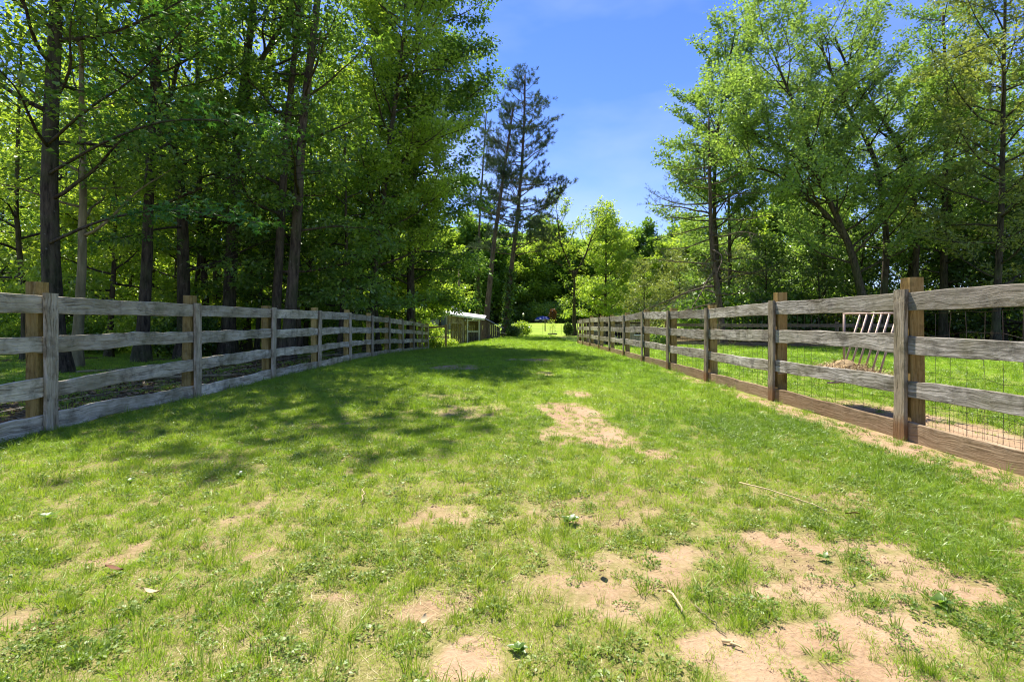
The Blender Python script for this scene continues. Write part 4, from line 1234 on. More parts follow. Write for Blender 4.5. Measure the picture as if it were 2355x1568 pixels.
spray(np.array([W(112, 560, 11.1), W(230, 505, 10.3), W(360, 480, 9.2), W(480, 490, 8.2), W(600, 515, 7.7)]), 301, 105)
spray(np.array([W(113, 400, 11.1), W(230, 330, 10.2), W(370, 275, 9.0), W(500, 275, 8.2), W(625, 290, 7.7)]), 302, 105)
spray(np.array([W(113, 330, 11.0), W(200, 250, 10.2), W(300, 190, 9.3), W(430, 60, 8.3), W(480, 10, 8.0)]), 303, 85)

# ------------------------------------------------------------------ ivy and small shrubs
def leafy_mass(mb, C, size, rr, wid=0.36, tilt=0.8):
    n = len(C)
    ax = rr.normal(0, 1, (n, 3)) + np.array([0, 0, -0.2])
    Nn = rr.normal(0, tilt, (n, 3)) + np.array([0, 0, 1.0])
    s = size * rr.uniform(0.6, 1.35, n)
    leaf_quads(mb, C, ax, Nn, s, s * wid, rr, rr.uniform(0, 1, n))


def ivy_on(treeobj, hmax, rad, n, seed):
    rr = np.random.default_rng(seed)
    tr = [c for c in treeobj.children if c.name.startswith('trunk')][0]
    V = np.array([v.co[:] for v in tr.data.vertices])
    V = V[(V[:, 2] < hmax) & (V[:, 2] > -0.1)]
    if len(V) < 4: return
    ii = rr.integers(0, len(V), n)
    jj = np.clip(ii + rr.integers(-13, 14, n), 0, len(V) - 1)
    t = rr.uniform(0, 1, n)[:, None]
    C = V[ii] * t + V[jj] * (1 - t) + rr.normal(0, rad, (n, 3))
    mb = MB(); leafy_mass(mb, C, 0.22, rr)
    tag(mb.obj('ivy', M['leaf_deep'], treeobj), 'dark ivy climbing the trunk', kind='stuff')


for o in hero:
    if o['label'].startswith('tall pine'): ivy_on(o, 6.5, 0.17, 2600, 401)
    if o['label'].startswith('thin pine'): ivy_on(o, 9.0, 0.13, 2000, 402)


def shrub(label, px, Y, rad, h, n, leaf, size, seed, cat='shrub', group=None, name='shrub'):
    rr = np.random.default_rng(seed)
    x = (px - 1177) / F * Y
    g = hg(x, Y)
    root = empty(name, (x, Y, g), label, cat, group)
    st = MB()
    for q in range(9):
        a = rr.uniform(0, 6.28); e = rr.uniform(0.2, 0.8)
        st.add(*tube(np.array([[0, 0, -0.05], [rad * 0.3 * e * math.cos(a), rad * 0.3 * e * math.sin(a), h * 0.45], [rad * 0.8 * e * math.cos(a), rad * 0.8 * e * math.sin(a), h * 0.85]]), [0.02, 0.013, 0.005], 4))
    tag(st.obj('stem', M['bark_twig'], root), kind='stuff')
    U = rr.normal(0, 1, (n, 3)); U /= np.linalg.norm(U, axis=1, keepdims=True)
    U *= (rr.uniform(0.25, 1, n) ** 0.5)[:, None] * (0.75 + 0.5 * vnoise(U[:, 0] * 3 + seed, U[:, 1] * 3 + U[:, 2] * 3, seed))[:, None]
    C = U * np.array([rad, rad, h * 0.5]) + np.array([0, 0, h * 0.52])
    C = C[C[:, 2] > 0.02]
    mb = MB(); leafy_mass(mb, C, size, rr)
    tag(mb.obj('foliage', M[leaf], root), kind='stuff')
    return root


shrub('round dark green shrub beside the foot of the forked tree', 1306, 45.5, 0.42, 1.15, 1500, 'leaf_deep', 0.13, 411)
shrub('low dark shrub at the foot of the ivy-covered pine', 1180, 43.0, 0.7, 0.9, 1500, 'leaf_deep', 0.14, 412)
shrub('bright wispy shrub right of the ivy-covered pine', 1199, 45, 0.9, 1.3, 1300, 'leaf_bright', 0.16, 413)
shrub('sunlit weeds in front of the coop by the gate post', 1000, 31.5, 0.75, 0.75, 1200, 'leaf_bright', 0.13, 414)
shrub('bright leafy bush hanging over the rail beyond the shaded fence', 985, 34, 1.1, 1.7, 1800, 'leaf_bright', 0.17, 415)
shrub('weeds round the foot of the gate post', 1035, 33.5, 0.5, 0.55, 700, 'leaf_bright', 0.11, 416)
shrub('green bush in the paddock beside the reddish corner post', 1508, 27.0, 0.75, 0.85, 1500, 'leaf_mid', 0.11, 417)
shrub('browned evergreen standing under the trees at the back of the far lawn', 1271, 79, 0.65, 2.3, 1500, 'brown_ever', 0.18, 418, 'shrub', None, 'evergreen_shrub')
shrub('small seedling bushes behind the boards near the far posts of the shaded fence', 905, 26, 0.8, 0.8, 1200, 'leaf_bright', 0.12, 419)
# low bushes filling the floor of the wood: one shape copied
b0 = shrub('leafy bush on the woodland floor behind the thick dark trunk', 60, 24, 1.8, 2.2, 3600, 'leaf_mid', 0.17, 421, 'shrub', 'bushes on the woodland floor')
b1 = shrub('bright bush on the woodland floor behind the pale slim trunk', 215, 27, 1.9, 2.4, 3600, 'leaf_bright', 0.17, 422, 'shrub', 'bushes on the woodland floor')
rB = random.Random(17)
for q in range(46):
    Y = rB.uniform(27, 62) if q < 30 else rB.uniform(16.5, 26); px = rB.uniform(-150, 940)
    x = (px - 1177) / F * Y; s = rB.uniform(0.9, 1.9) if q < 30 else rB.uniform(0.35, 0.75)
    copy_tree((b0, b1, b1)[q % 3], (x, Y, hg(x, Y)), rB.uniform(0, 6.28), (s, s, s), 'one of the bushes deep on the woodland floor behind the shaded fence', 'bushes deep on the woodland floor')
for q in range(26):
    Y = rB.uniform(30, 52); px = rB.uniform(1560, 2450)
    x = (px - 1177) / F * Y; s = rB.uniform(0.9, 1.9)
    copy_tree((b0, b0, b1)[q % 3], (x, Y, hg(x, Y)), rB.uniform(0, 6.28), (s, s, s), 'one of the bushes under the trees of the paddock wood', 'bushes under the paddock trees')
for q in range(20):
    Y = rB.uniform(83, 92); px = rB.uniform(1040, 1480)
    x = (px - 1177) / F * Y; s = rB.uniform(1.2, 2.0)
    copy_tree((b0, b0, b1)[q % 3], (x, Y, hg(x, Y)), rB.uniform(0, 6.28), (s, s, s), 'one of the dark bushes along the back edge of the far lawn', 'bushes along the back of the far lawn')

# ------------------------------------------------------------------ chicken coop with white roof
YC = 37.5
cx0 = W(1030, 790, YC)[0]
cx1 = W(1101, 790, YC)[0]
gz = hg((cx0 + cx1) / 2, YC) - 0.02
coop = empty('chicken_coop', (cx0, YC, gz), 'small plank chicken coop with sloping white roof beside the lane', 'coop')
Wc = cx1 - cx0
mid = 1.36
ZL, ZR = 2.22, 1.92
for q, xx in enumerate((0.0, mid - 0.20, mid + 0.08, Wc)):
    beam('post', M['shed_wood'], coop, (xx, 0, -0.1), (xx, 0, ZL + (ZR - ZL) * xx / Wc), 0.09, 0.09, seed=q)
for xx in (0.0, Wc):
    beam('post', M['shed_wood'], coop, (xx, 1.9, -0.3), (xx, 1.9, ZL + (ZR - ZL) * xx / Wc - 0.1), 0.09, 0.09)
# upper wall boards over the door
for q in range(8):
    xx = 0.06 + q * (mid - 0.28) / 8
    beam('plank', M['shed_wood'], coop, (xx + 0.075, -0.06, 1.62), (xx + 0.075, -0.06, 2.18 - 0.13 * xx), 0.02, 0.145)
# slatted screen door
for q, z in enumerate((0.16, 0.40, 0.66, 0.92)):
    beam('slat', M['shed_wood'], coop, (0.30, -0.065, z), (mid - 0.24, -0.065, z), 0.025, 0.05)
beam('door_rail', M['shed_wood'], coop, (0.06, -0.07, 1.58), (mid - 0.2, -0.07, 1.58), 0.03, 0.07)
for xx in (0.34, 0.78, mid - 0.30):
    beam('door_stile', M['shed_wood'], coop, (xx, -0.09, 0.05), (xx, -0.09, 1.545 if xx > 0.4 else 1.0), 0.025, 0.07)
# bay with window opening and plank apron
a0, a1 = mid + 0.14, Wc - 0.06
n = 6
for q in range(n):
    xx = a0 + (a1 - a0) * (q + 0.5) / n
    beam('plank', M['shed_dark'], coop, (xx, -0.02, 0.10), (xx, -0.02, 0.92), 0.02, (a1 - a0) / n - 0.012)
for z in (0.07, 0.97, 1.80):
    beam('window_rail', M['white'] if z > 0.5 else M['shed_wood'], coop, (a0 - 0.02, -0.07, z), (a1 + 0.02, -0.07, z), 0.03, 0.07)
for xx in (a0 - 0.02, a1 + 0.08):
    beam('window_post', M['white'], coop, (xx, -0.10, 0.05), (xx, -0.10, 1.85), 0.03, 0.06)
# back and end walls
for q in range(14):
    xx = Wc * (q + 0.5) / 14
    beam('plank', M['shed_wood'], coop, (xx, 1.87, -0.2), (xx, 1.87, ZL - 0.2 + (ZR - ZL) * xx / Wc), 0.02, Wc / 14 - 0.01)
for q in range(11):
    yy = 0.1 + 1.7 * (q + 0.5) / 11
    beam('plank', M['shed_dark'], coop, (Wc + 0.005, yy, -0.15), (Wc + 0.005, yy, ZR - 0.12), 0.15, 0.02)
beam('perch', M['shed_wood'], coop, (mid, 0.9, 1.2), (Wc - 0.1, 0.9, 1.25), 0.05, 0.05)
fl_ = MB()
fl_.add([(0.02, 0.05, 0.05), (Wc, 0.05, 0.05), (Wc, 1.85, 0.05), (0.02, 1.85, 0.05)], [[0, 1, 2, 3]])
fl_.obj('floor_board', M['shed_dark'], coop)
# roof: a real sheet with thickness, falling to the front and the side
rmb = MB()
x_a, x_b = -0.35, Wc + 0.45
zr = lambda x, y: ZL + 0.10 + (ZR - ZL) * (x / Wc) * 1.05 + 0.10 * (y + 0.35)
nrib = 15
xsr = np.linspace(x_a, x_b, nrib * 2 + 1)
V, Fc = [], []
for k, xx in enumerate(xsr):
    rb = 0.012 if k % 2 else 0.0
    for yy in (-0.40, 2.1):
        V += [(xx, yy, zr(xx, yy) + rb), (xx, yy, zr(xx, yy) - 0.05)]
for k in range(len(xsr) - 1):
    b = k * 4; c = b + 4
    Fc += [(b, c, c + 2, b + 2), (b + 1, b + 3, c + 3, c + 1), (b, b + 1, c + 1, c), (b + 2, c + 2, c + 3, b + 3)]
m_ = len(xsr) * 4 - 4
Fc += [(0, 2, 3, 1), (m_, m_ + 1, m_ + 3, m_ + 2)]
rmb.add(V, np.array(Fc)); rmb.obj('roof', M['roof_white'], coop)
beam('fascia', M['white'], coop, (x_a, -0.425, zr(x_a, -0.40) - 0.075), (x_b, -0.425, zr(x_b, -0.40) - 0.075), 0.025, 0.13)
lamp = MB(); add_tube(lamp, [(0, 0, 0), (0, 0, 0.16)], [0.05, 0.07], 8); lo = lamp.obj('feed_can', M['galv'], coop); lo.location = (mid - 0.06, -0.16, 1.72)

# dark lean-to behind the coop
xl = W(1104, 780, 40)[0]
gl = hg(xl + 0.6, 40)
lt_ = empty('lean_to', (xl, 40, gl), 'dark plank lean-to with grey metal roof right behind the coop', 'shed')
for q in range(9):
    beam('plank', M['shed_dark'], lt_, (0.08 + q * 0.16, 0, -0.15), (0.08 + q * 0.16, 0, 1.75 - 0.085 * q), 0.02, 0.15)
for q in range(8):
    beam('plank', M['shed_dark'], lt_, (1.47, 0.12 + q * 0.16, -0.15), (1.47, 0.12 + q * 0.16, 1.0), 0.02, 0.15)
rmb = MB()
V = [(-0.1, -0.2, 1.92), (1.85, -0.2, 0.92), (1.85, 1.6, 0.92), (-0.1, 1.6, 1.92)]
V2 = [(a, b, c - 0.04) for a, b, c in V]
rmb.add(V + V2, np.array([(0, 1, 2, 3), (7, 6, 5, 4), (0, 4, 5, 1), (1, 5, 6, 2), (2, 6, 7, 3), (3, 7, 4, 0)]))
rmb.obj('roof', M['roof_dark'], lt_)
for xx in (1.80,):
    beam('post', M['shed_dark'], lt_, (xx, -0.1, -0.2), (xx, -0.1, 0.9), 0.08, 0.08)
beam('hanging_bar', M['shed_wood'], lt_, (1.2, -0.25, 0.72), (2.1, -0.25, 0.42), 0.05, 0.05)

# house gable and pole that show through the leaves beyond the coop
YH = 66
hx = W(1030, 700, YH)[0]
house = empty('house', (hx - 6.2, YH, hg(hx - 3, YH) - 0.6), 'grey gabled house mostly hidden by leaves beyond the coop', 'house')
hz = 3.1
mb = MB()
mb.add([(0, 0, -1), (7, 0, -1), (7, 0, hz), (3.5, 0, hz + 2.2), (0, 0, hz), (0, 8, -1), (7, 8, -1), (7, 8, hz), (3.5, 8, hz + 2.2), (0, 8, hz)],
       np.array([(0, 1, 2, 2)])[:0].reshape(0, 4))
mb.f.append(np.array([[0, 1, 2, 3, 4]])); mb.f.append(np.array([[9, 8, 7, 6, 5]])); mb.f.append(np.array([[1, 6, 7, 2], [5, 0, 4, 9]]))
mb.obj('wall', M['grey'], house)
for s_ in (0, 1):
    e = [(-0.4, hz - 0.25), (3.5, hz + 2.2)] if s_ == 0 else [(3.5, hz + 2.2), (7.4, hz - 0.25)]
    V = []
    for dz in (0.04, 0.18):
        for (xx, zz) in e:
            for yy in (-0.5, 8.5): V.append((xx, yy, zz + dz))
    r_ = MB(); r_.add(V, np.array([(0, 1, 3, 2), (4, 6, 7, 5), (0, 2, 6, 4), (1, 5, 7, 3), (0, 4, 5, 1), (2, 3, 7, 6)])); r_.obj('roof_slope', M['roof_dark'], house)
for xx in (1.6, 5.0):
    w_ = beam('window', M['roof_dark'], house, (xx, -0.03, 1.6), (xx + 0.9, -0.03, 1.6), 0.05, 1.2)
    beam('window_frame', M['white'], house, (xx - 0.06, -0.05, 2.24), (xx + 0.96, -0.05, 2.24), 0.06, 0.08)
pxp = W(1055, 740, 52)
pole = empty('utility_pole', (pxp[0], 52, hg(pxp[0], 52)), 'pale grey pole behind the white coop roof', 'pole')
mb = MB(); add_tube(mb, [(0, 0, -0.3), (0, 0, 7.4)], [0.13, 0.10], 10); mb.obj('shaft', M['bark_pale'], pole, True)
beam('crossarm', M['far_board'], pole, (-0.5, 0.14, 7.0), (0.5, 0.14, 7.0), 0.08, 0.1)

# gate rail and post at the end of the shaded fence
gx = W(1025, 760, 31)[0]
gp = empty('rail_gate', (gx, 31, hg(gx, 31)), 'single rail and post closing the gap beyond the shaded fence', 'gate')
beam('post', M['far_board'], gp, (0, 0, -0.2), (0, 0, 1.45), 0.12, 0.12)
beam('rail', M['far_board'], gp, (-0.05, -0.02, 1.32), (XF - gx - 0.1, 28.5 - 31, 1.27), 0.05, 0.12)
beam('rail', M['far_board'], gp, (-0.05, -0.02, 0.72), (XF - gx - 0.1, 28.5 - 31, 0.68), 0.04, 0.05)

# ------------------------------------------------------------------ things on the far lawn
def ground_at(px, Y): 
    x = (px - 1177) / F * Y
    return (x, Y, hg(x, Y))


lp = empty('lamp_post', ground_at(1203, 56), 'thin black lamp post on the near edge of the far lawn', 'lamp post')
mb = MB(); add_tube(mb, [(0, 0, -0.1), (0, 0, 0.12), (0, 0, 0.16), (0, 0, 1.75)], [0.08, 0.08, 0.04, 0.035], 10); mb.obj('shaft', M['black'], lp)
mb = MB(); add_tube(mb, [(0, 0, 1.75), (0, 0, 1.80), (0, 0, 2.0), (0, 0, 2.04), (0, 0, 2.12)], [0.05, 0.09, 0.11, 0.13, 0.01], 8); mb.obj('lantern', M['galv'], lp)
tp_ = empty('post', ground_at(1253, 58), 'square dark post below the blue tarp on the far lawn', 'post')
beam('shaft', M['shed_dark'], tp_, (0, 0, -0.1), (0, 0, 1.35), 0.12, 0.12)
beam('cap', M['shed_wood'], tp_, (0, 0, 1.35), (0, 0, 1.40), 0.16, 0.16)
# tarp covered trailer
tx = ground_at(1248, 80)
tr = empty('covered_trailer', tx, 'low trailer under a blue tarp at the back of the far lawn', 'trailer')
rr = np.random.default_rng(5)
mb = MB()
nx_, ny_ = 13, 7
U, Vv = np.meshgrid(np.linspace(-1, 1, nx_), np.linspace(-1, 1, ny_))
hh = 0.55 + 0.55 * (1 - np.abs(U) ** 3) * (1 - np.abs(Vv) ** 2.2) + 0.05 * rr.normal(size=U.shape)
Vt = np.stack([U * 1.25, Vv * 0.75, hh], -1).reshape(-1, 3)
i = np.arange(ny_ - 1)[:, None] * nx_; j = np.arange(nx_ - 1)[None, :]
mb.add(Vt, np.stack([i + j, i + j + 1, i + nx_ + j + 1, i + nx_ + j], -1).reshape(-1, 4)); mb.obj('tarp', M['blue'], tr, True)
beam('bed', M['grey'], tr, (-1.3, 0, 0.45), (1.3, 0, 0.45), 1.5, 0.24)
beam('drawbar', M['black'], tr, (-2.3, 0, 0.38), (-1.3, 0, 0.42), 0.08, 0.08)
for sx in (-0.4, 0.45):
    for sy in (-0.78, 0.78):
        mb = MB(); add_tube(mb, [(sx, sy - 0.09, 0.28), (sx, sy + 0.09, 0.28)], 0.28, 14); mb.obj('wheel', M['black'], tr)
# planter ring with caged sapling
pl = empty('flower_bed', ground_at(1270, 50), 'small round edged bed with a caged sapling on the far lawn', 'flower bed')
for q in range(12):
    a = q * math.tau / 12
    o = beam('edging_stone', M['brick'], pl, (0.42 * math.cos(a) - 0.09 * math.sin(a), 0.42 * math.sin(a) + 0.09 * math.cos(a), 0.06), (0.42 * math.cos(a) + 0.09 * math.sin(a), 0.42 * math.sin(a) - 0.09 * math.cos(a), 0.06), 0.10, 0.14)
mb = MB(); add_tube(mb, [(0, 0, 0), (0.02, 0, 0.6), (0, 0.02, 1.25)], [0.02, 0.015, 0.006], 6); mb.obj('sapling', M['bark_twig'], pl)
rr = np.random.default_rng(8)
mb = MB(); leafy_mass(mb, rr.normal(0, 1, (160, 3)) * np.array([0.25, 0.25, 0.28]) + np.array([0, 0, 0.95]), 0.10, rr); tag(mb.obj('foliage', M['leaf_bright'], pl), kind='stuff')
mb = MB()
for z in (0.3, 0.7, 1.1):
    add_tube(mb, [(0.33 * math.cos(a), 0.33 * math.sin(a), z) for a in np.linspace(0, math.tau, 13)], 0.006, 3)
for a in np.linspace(0, math.tau, 7)[:-1]:
    add_tube(mb, [(0.33 * math.cos(a), 0.33 * math.sin(a), 0), (0.33 * math.cos(a), 0.33 * math.sin(a), 1.15)], 0.006, 3)
tag(mb.obj('wire_cage', M['galv'], pl), kind='stuff')
# thin wire fence across the far lawn
wf = empty('wire_fence', ground_at(1208, 49), 'thin low wire fence crossing the near edge of the far lawn', 'fence')
wx0 = wf.location.x
for px in (1208, 1248, 1290):
    x = (px - 1177) / F * 49
    mb = MB(); add_tube(mb, [(0, 0, -0.1), (0, 0, 1.0)], 0.018, 6); o = mb.obj('post', M['black'], wf); o.location = (x - wx0, 0, hg(x, 49) - wf.location.z)
for z in (0.35, 0.62):
    mb = MB(); add_tube(mb, [(0, 0, z), (1.7, 0, z - 0.02), (3.5, 0, z)], 0.008, 4); mb.obj('wire_strand', M['black'], wf)

# ------------------------------------------------------------------ paddock: cross fence, hay feeder, shelters
cf = empty('cross_fence', (8.5, 27.6, hg(8.5, 27.6)), 'brown board fence crossing the back of the paddock', 'fence')
xsP = [8.5 + 2.75 * k for k in range(5)]
for k, x in enumerate(xsP):
    y = 27.6 - 0.22 * (x - 8.5)
    g = hg(x, y)
    o = plank_mb(1.42, 0.13, 0.13, segs=4, wob=0.003, seed=500 + k, vertical=True, ch=0.008).obj('post', M['post_right'] if k == 0 else M['far_board'], cf)
    o.location = (x - 8.5, y - 27.6, g - cf.location.z - 0.1)
    if k < len(xsP) - 1:
        x2 = xsP[k + 1]; y2 = 27.6 - 0.22 * (x2 - 8.5); g2 = hg(x2, y2)
        for b, zc in enumerate((1.12, 0.62, 0.14)):
            board('board', M['far_board'], cf, (x - 8.5 + 0.003, y - 27.6 - 0.09, g - cf.location.z + zc), (x2 - 8.5 - 0.003, y2 - 27.6 - 0.09, g2 - cf.location.z + zc), 0.17, 0.035, 520 + 3 * k + b, wob=0.005, segs=6)

hf = empty('hay_feeder', (4.6, 6.6, hg(4.6, 6.6)), 'slanted bar hay rack hung behind the boards of the sunlit fence', 'feeder')
z0 = hf.location.z
rod = lambda name, pts, r=0.012: (lambda mb: (add_tube(mb, np.array(pts) - np.array([4.6, 6.6, z0]), r, 8), mb.obj(name, M['rack'], hf, True))[1])(MB())
rod('top_rail', [(4.72, 6.05, 1.235), (4.72, 7.12, 1.245)], 0.014)
rod('side_bar', [(4.70, 7.08, 0.44), (4.70, 7.08, 1.24)], 0.015)
rod('side_bar', [(4.72, 6.08, 0.44), (4.72, 6.08, 1.24)], 0.015)
rod('bottom_rail', [(4.45, 6.0, 0.44), (4.45, 7.1, 0.44)], 0.013)
rod('bottom_rail', [(4.05, 6.0, 0.40), (4.05, 7.1, 0.40)], 0.013)
for k, y in enumerate(np.linspace(6.12, 6.78, 6)):
    rod('bar', [(4.72, y, 1.235), (4.44, y - 0.05, 0.44)], 0.012)
for k, y in enumerate(np.linspace(6.02, 7.08, 10)):
    rod('tray_rod', [(4.72, y, 0.47), (4.45, y, 0.435), (4.03, y, 0.395)], 0.006)
for y in (6.0, 7.1):
    rod('bracket', [(4.72, y, 0.46), (4.30, y, 0.425), (3.782, y, 0.40)], 0.012)

rr = np.random.default_rng(77)
hp = empty('hay_pile', (4.32, 6.5, 0.455), 'heap of dry brown hay lying in the feeder tray', 'hay')
nn, mm = 22, 14
U, Vv = np.meshgrid(np.linspace(-1, 1, nn), np.linspace(-1, 1, mm))
rad2 = np.clip(1 - U ** 2, 0, 1) * np.clip(1 - Vv ** 2, 0, 1)
hh = 0.14 * rad2 * (0.6 + 0.8 * fbm(U * 2 + 5, Vv * 2 + 5, 3)) + 0.05 * np.exp(-((U + 0.2) ** 2 + Vv ** 2) * 8)
mb = MB()
i = np.arange(mm - 1)[:, None] * nn; j = np.arange(nn - 1)[None, :]
mb.add(np.stack([Vv * 0.33, U * 0.52, hh], -1).reshape(-1, 3), np.stack([i + j, i + nn + j, i + nn + j + 1, i + j + 1], -1).reshape(-1, 4))
mb.obj('heap', M['hay'], hp)
mb, mb2 = MB(), MB()
for q in range(1600):
    u, v = rr.uniform(-1.15, 1.15, 2)
    z = 0.12 * max(0, 1 - u * u) * max(0, 1 - v * v) + 0.035 * rr.uniform(0, 1.4)
    a = rr.uniform(0, math.pi); L_ = rr.uniform(0.07, 0.22)
    d = np.array([math.cos(a), math.sin(a), rr.normal(0.0, 0.35)])
    p = np.array([v * 0.33, u * 0.52, z])
    s_ = np.array([-math.sin(a), math.cos(a), 0]) * 0.0028
    bend = np.array([0, 0, -rr.uniform(0, 0.05)])
    (mb if q % 3 else mb2).add([p - d * L_ / 2 - s_, p - d * L_ / 2 + s_, p + s_, p - s_, p + d * L_ / 2 + bend + s_, p + d * L_ / 2 + bend - s_], np.array([[0, 1, 2, 3], [3, 2, 4, 5]]))
tag(mb.obj('stalks', M['hay'], hp), kind='stuff')
tag(mb2.obj('pale_stalks', M['hay_light'], hp), kind='stuff')


def shelter(label, x, y, w, h, d, kind):
    g = hg(x, y)
    r = empty('goat_shelter', (x, y, g), label, 'shelter', 'shelters behind the far posts of the sunlit fence')
    n = max(3, int(w / 0.14))
    for q in range(n):
        xx = w * (q + 0.5) / n
        if kind == 'open' and 0.2 < xx / w < 0.85:
            beam('plank', M['shed_wood'], r, (xx, 0, h - 0.22), (xx, 0, h), 0.02, w / n - 0.01)
        elif kind == 'window' and 0.3 < xx / w < 0.75:
            beam('plank', M['shed_wood'], r, (xx, 0, -0.05), (xx, 0, h * 0.52), 0.02, w / n - 0.01)
            beam('plank', M['shed_wood'], r, (xx, 0, h * 0.82), (xx, 0, h), 0.02, w / n - 0.01)
        else:
            beam('plank', M['shed_wood'], r, (xx, 0, -0.05), (xx, 0, h), 0.02, w / n - 0.01)
    nd = max(3, int(d / 0.15))
    for q in range(nd):
        yy = d * (q + 0.5) / nd
        for xx in (0.0, w):
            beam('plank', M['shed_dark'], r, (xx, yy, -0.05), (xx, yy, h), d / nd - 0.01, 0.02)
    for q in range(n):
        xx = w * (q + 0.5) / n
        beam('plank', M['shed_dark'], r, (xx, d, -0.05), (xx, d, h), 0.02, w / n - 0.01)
    rm = MB()
    V = [(-0.1, -0.2, h + 0.10), (w + 0.1, -0.2, h + 0.10), (w + 0.1, d + 0.1, h + 0.02), (-0.1, d + 0.1, h + 0.02)]
    V2 = [(a, b, c - 0.03) for a, b, c in V]
    rm.add(V + V2, np.array([(0, 1, 2, 3), (7, 6, 5, 4), (0, 4, 5, 1), (1, 5, 6, 2), (2, 6, 7, 3), (3, 7, 4, 0)]))
    rm.obj('roof', M['far_board'], r)
    if kind == 'window':
        beam('sill', M['white'], r, (w * 0.28, -0.03, h * 0.52), (w * 0.77, -0.03, h * 0.52), 0.05, 0.05)
        beam('lintel', M['white'], r, (w * 0.28, -0.03, h * 0.83), (w * 0.77, -0.03, h * 0.83), 0.05, 0.06)
    if kind == 'open':
        U, Vv = np.meshgrid(np.linspace(0, 1, 9), np.linspace(0, 1, 5))
        zz = 0.62 - 0.30 * np.sin(U * math.pi) - 0.34 * Vv * (1 - 0.5 * np.sin(U * math.pi))
        t_ = MB(); i = np.arange(4)[:, None] * 9; j = np.arange(8)[None, :]
        t_.add(np.stack([U * w * 0.8 + w * 0.1, -0.06 - 0.05 * np.sin(U * 5 + Vv * 2), zz + 0.05], -1).reshape(-1, 3), np.stack([i + j, i + 9 + j, i + 10 + j, i + j + 1], -1).reshape(-1, 4))
        t_.obj('hanging_tarp', M['tarp'], r, True)
    if kind == 'door':
        beam('door_rail', M['white'], r, (0.05, -0.03, h * 0.68), (w - 0.05, -0.03, h * 0.68), 0.03, 0.06)
    return r


shelter('small plank shelter with a pale cross rail behind the farthest sunlit fence bays', 4.15, 26.6, 0.85, 1.12, 1.2, 'door')
shelter('small plank shelter with a white tarp hanging in its opening', 5.05, 25.6, 0.9, 1.12, 1.2, 'open')
shelter('small plank shelter with a white-framed window hole', 5.55, 23.9, 0.95, 1.12, 1.2, 'window')

# low stick fence in the wood behind the shaded fence
sf = empty('stick_fence', (-11.2, 25.2, hg(-11.2, 25.2)), 'low fence of thin pale sticks deep behind the shaded fence', 'fence')
for k in range(4):
    x = -11.2 + k * 1.15
    beam('post', M['post_left'], sf, (k * 1.15, 0, -0.1), (k * 1.15, 0, 1.0), 0.09, 0.09)
for k in range(6):
    mb = MB(); rr = np.random.default_rng(600 + k)
    add_tube(mb, [(t_ * 3.5, 0.06 + rr.normal(0, 0.02), 0.18 + k * 0.13 + rr.normal(0, 0.018)) for t_ in np.linspace(0, 1, 9)], 0.012, 5)
    mb.obj('stick', M['bark_pale'], sf, True)

# ------------------------------------------------------------------ small things lying in the near grass
def stick(label, a, b, r, mat='straw', seed=0, lift=0.03, name='dry_stalk'):
    rr = np.random.default_rng(seed)
    P0, P1 = np.array(a, float), np.array(b, float)
    pts = []
    for t_ in np.linspace(0, 1, 9):
        p = P0 + (P1 - P0) * t_
        pts.append([p[0] + rr.normal(0, 0.006), p[1] + rr.normal(0, 0.006), hg(p[0], p[1]) + lift * (0.7 + 0.3 * math.sin(t_ * 3)) + rr.normal(0, 0.002)])
    pts = np.array(pts)
    mb = MB(); add_tube(mb, pts - pts[0], np.linspace(r, r * 0.45, 9), 6)
    o = mb.obj(name, M[mat], None, True)
    o.location = tuple(pts[0])
    return tag(o, label, 'stalk')


def gp_(px, py):
    Y = EYE * F / (py - 742.0)
    return ((px - 1177.0) / F * Y, Y)


stick('long pale dry stalk lying in the grass below the sunlit fence', gp_(1700, 1123), gp_(1905, 1190), 0.005, seed=1, lift=0.05)
stick('short thick dry stalk leaning over sand in front of the lane patch', gp_(1542, 1372), gp_(1572, 1425), 0.006, seed=2)
stick('pale broken stalk lying on the sandy patch near the camera', gp_(1655, 1475), gp_(1705, 1500), 0.006, seed=3, lift=0.015)
stick('thin grey twig lying in the shaded grass edge', gp_(1600, 1400), gp_(1660, 1460), 0.004, 'bark_pale', 4, 0.012, 'twig')
stick('pale stalk stuck in the grass under the shade edge', gp_(832, 1165), gp_(838, 1130), 0.004, seed=5, lift=0.05)


def flat_leaf(label, px, py, s, mat, seed):
    rr = np.random.default_rng(seed)
    x, y = gp_(px, py)
    n = 7
    t_ = np.linspace(0, 1, n)
    wv = 0.32 * np.sin(np.pi * t_ ** 0.8)
    V = []
    for k in range(n):
        for sg in (-1, 0, 1):
            V.append((sg * wv[k], t_[k] - 0.5, 0.10 * abs(sg) + 0.14 * math.sin(t_[k] * 3 + seed)))
    V = np.array(V) * s
    i = np.arange(n - 1)[:, None] * 3; j = np.arange(2)[None, :]
    mb = MB(); mb.add(V, np.stack([i + j, i + j + 1, i + 4 + j, i + 3 + j], -1).reshape(-1, 4))
    o = mb.obj('fallen_leaf', M[mat], None, True)
    o.location = (x, y, hg(x, y) + 0.03); o.rotation_euler = (rr.uniform(-.3, .3), rr.uniform(-.3, .3), rr.uniform(0, 6.28))
    return tag(o, label, 'leaf')


